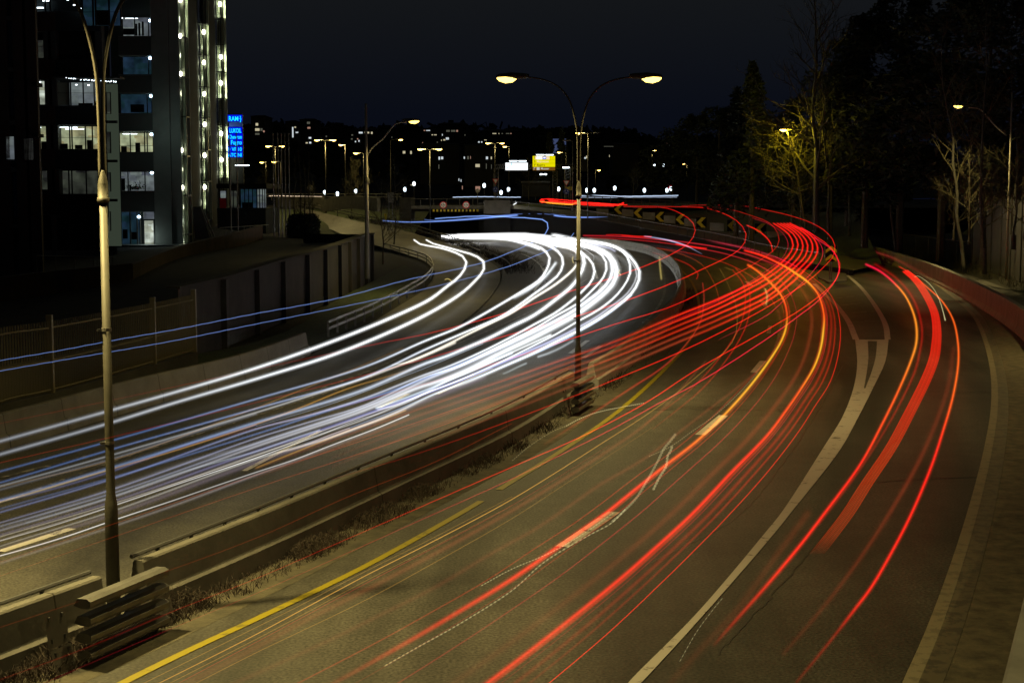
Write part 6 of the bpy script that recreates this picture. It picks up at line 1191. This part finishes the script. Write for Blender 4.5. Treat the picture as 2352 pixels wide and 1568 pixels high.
mb = MB(); strand(mb, [(2190, 800), (2180, 880), (2150, 970), (2110, 1060), (2060, 1150), (1990, 1260), (1910, 1370), (1800, 1500)], .8, 14, (1, .1, .03), [(0, .05), (.4, .10), (1, .03)], 60); mb.build('glow_streak', 'trail_faint', t)
mb = MB(); strand(mb, [(1855, 1180), (1780, 1280), (1700, 1390), (1600, 1500), (1540, 1568)], .8, 22, (1, .12, .03), [(0, .05), (1, .02)], 50); mb.build('glow_streak', 'trail_faint', t)
t = thing('light_trail', 'broad ribbon of many fine parallel red lines between the two slip-lane tail trails', 'light trail', G(2151, 784, .9))
CB = [(2079, 622), (2100, 640), (2121, 667), (2146, 717), (2152, 760), (2151, 784), (2146, 820), (2131, 862), (2089, 948), (2046, 1028), (1989, 1113), (1949, 1176), (1910, 1228), (1876, 1271)]
for k in range(9):
    f = (k - 4) / 4; pts = [(u + f * (6 + 10 * i / 13), v + f * (-1.5 if i < 3 else 0)) for i, (u, v) in enumerate(CB)]
    mb = MB(); strand(mb, pts, .9 + .03 * k, [(0, 2), (.3, 2.6), (.7, 2.6), (1, 1.6)], [(0, RED), (.5, (1, .015, .0)), (.7, (1, .06, .005)), (1, (1, .09, .01))], [(0, .8), (.4, .75 - .1 * (k % 3)), (.7, .52 - .14 * (k % 2)), (.93, .4 - .12 * (k in (2, 5, 7))), (1, .05)], 70, soft=True); mb.build('fine_streak', 'trail_bright' if k == 4 else 'trail_faint', t)
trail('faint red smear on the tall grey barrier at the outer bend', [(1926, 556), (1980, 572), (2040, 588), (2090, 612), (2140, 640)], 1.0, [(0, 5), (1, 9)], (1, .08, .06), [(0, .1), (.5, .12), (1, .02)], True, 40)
trail('thin pale wavy trail beside the ribbon of red lines', [(2100, 636), (2108, 634), (2128, 646), (2145, 664), (2158, 690), (2166, 715), (2171, 735)], .8, [(0, 1.2), (.9, 2), (1, 3)], (.9, .85, .4), [(0, .5), (1, .7)], True, 40, .3)
# dotted sparkle trails of flickering lamps
def dotted(label, pts, z, w, col, st, n=46):
    mb = MB(); q = crv([(u, v, 0) for u, v in pts], n * 4); wp = [G(p.x, p.y, z) for p in q]
    pat = (.08, .8, 1, .5); mb.tube(wp, [px(w, p.y) / 2 * (.35 + .65 * pat[k % 4]) for k, p in enumerate(wp)], 5, True, [tuple(c * st * .36 * pat[k % 4] for c in col) for k in range(len(wp))])
    return tag(mb.build('dotted_trail', 'trail_faint'), label, 'light trail')
PAL = (.95, .85, .42)
dotted('dotted pale trail running down the centre of the left lane to the bottom', [(1437, 1168), (1405, 1200), (1350, 1230), (1250, 1290), (1176, 1355), (1050, 1435), (960, 1485), (882, 1529)], .5, 3.2, PAL, .5, 60)
dotted('dotted pale trail above the left bright tail-lamp trail', [(1410, 1176), (1340, 1225), (1265, 1268), (1176, 1306), (1104, 1345)], .5, 2.4, PAL, .5, 46)
dotted('curling dotted trail across the left lane dashes', [(1552, 996), (1540, 1012), (1525, 1030), (1510, 1060), (1485, 1105), (1460, 1145), (1430, 1176), (1405, 1198)], .5, 6, PAL, .38, 40)
dotted('short dotted hook beside the left bright trail', [(1544, 1024), (1540, 1036), (1534, 1045), (1530, 1070), (1515, 1095), (1500, 1125)], .5, 6, PAL, .5, 16)
dotted('fine dotted line up the lane towards the amber trail', [(1490, 1048), (1540, 1025), (1590, 990), (1640, 955), (1700, 900), (1740, 855)], .6, 1.6, PAL, .4, 60)
dotted('fine dotted line over the yellow edge line', [(1300, 978), (1330, 962), (1360, 950), (1395, 941), (1480, 925)], .6, 2.2, PAL, .7, 40)
dotted('fine dotted line along the median dirt strip', [(1176, 1058), (1215, 1025), (1270, 990), (1300, 978)], .6, 1.8, PAL, .3, 26)
dotted('tiny dotted flecks beside the white solid line', [(1660, 1372), (1640, 1396), (1600, 1450), (1560, 1520)], .5, 1.6, PAL, .4, 16)
for lab, pts in [('small yellow glint between the white bend trails, upper', [(1316, 590), (1315, 598), (1317, 604)]), ('small yellow glint between the white bend trails, lower', [(1424, 620), (1421, 626), (1426, 631)]), ('yellow squiggle at the head of the ramp trails', [(1022, 642), (1028, 640), (1034, 643), (1037, 646)]), ('yellow flicker on the dark road below the railing', [(1262, 524), (1280, 521), (1298, 519), (1302, 523), (1300, 528)]), ('short yellow flicker on the wall under the railing', [(1276, 478), (1283, 474), (1287, 470)]), ('lower yellow flicker on the wall under the railing', [(1272, 486), (1281, 484), (1289, 483)]), ('yellow vertical flare left of the far barrier end', [(1515, 590), (1516, 610), (1519, 640)]), ('soft yellow vertical flare beside the lane dashes', [(1758, 664), (1762, 680), (1760, 698)])]:
    trail(lab, pts, 1.0, 2 if 'flare' not in lab else 5, (.9, .7, .2), .7 if 'flare' not in lab else .35, True, 14)
print('objects', len(bpy.data.objects))
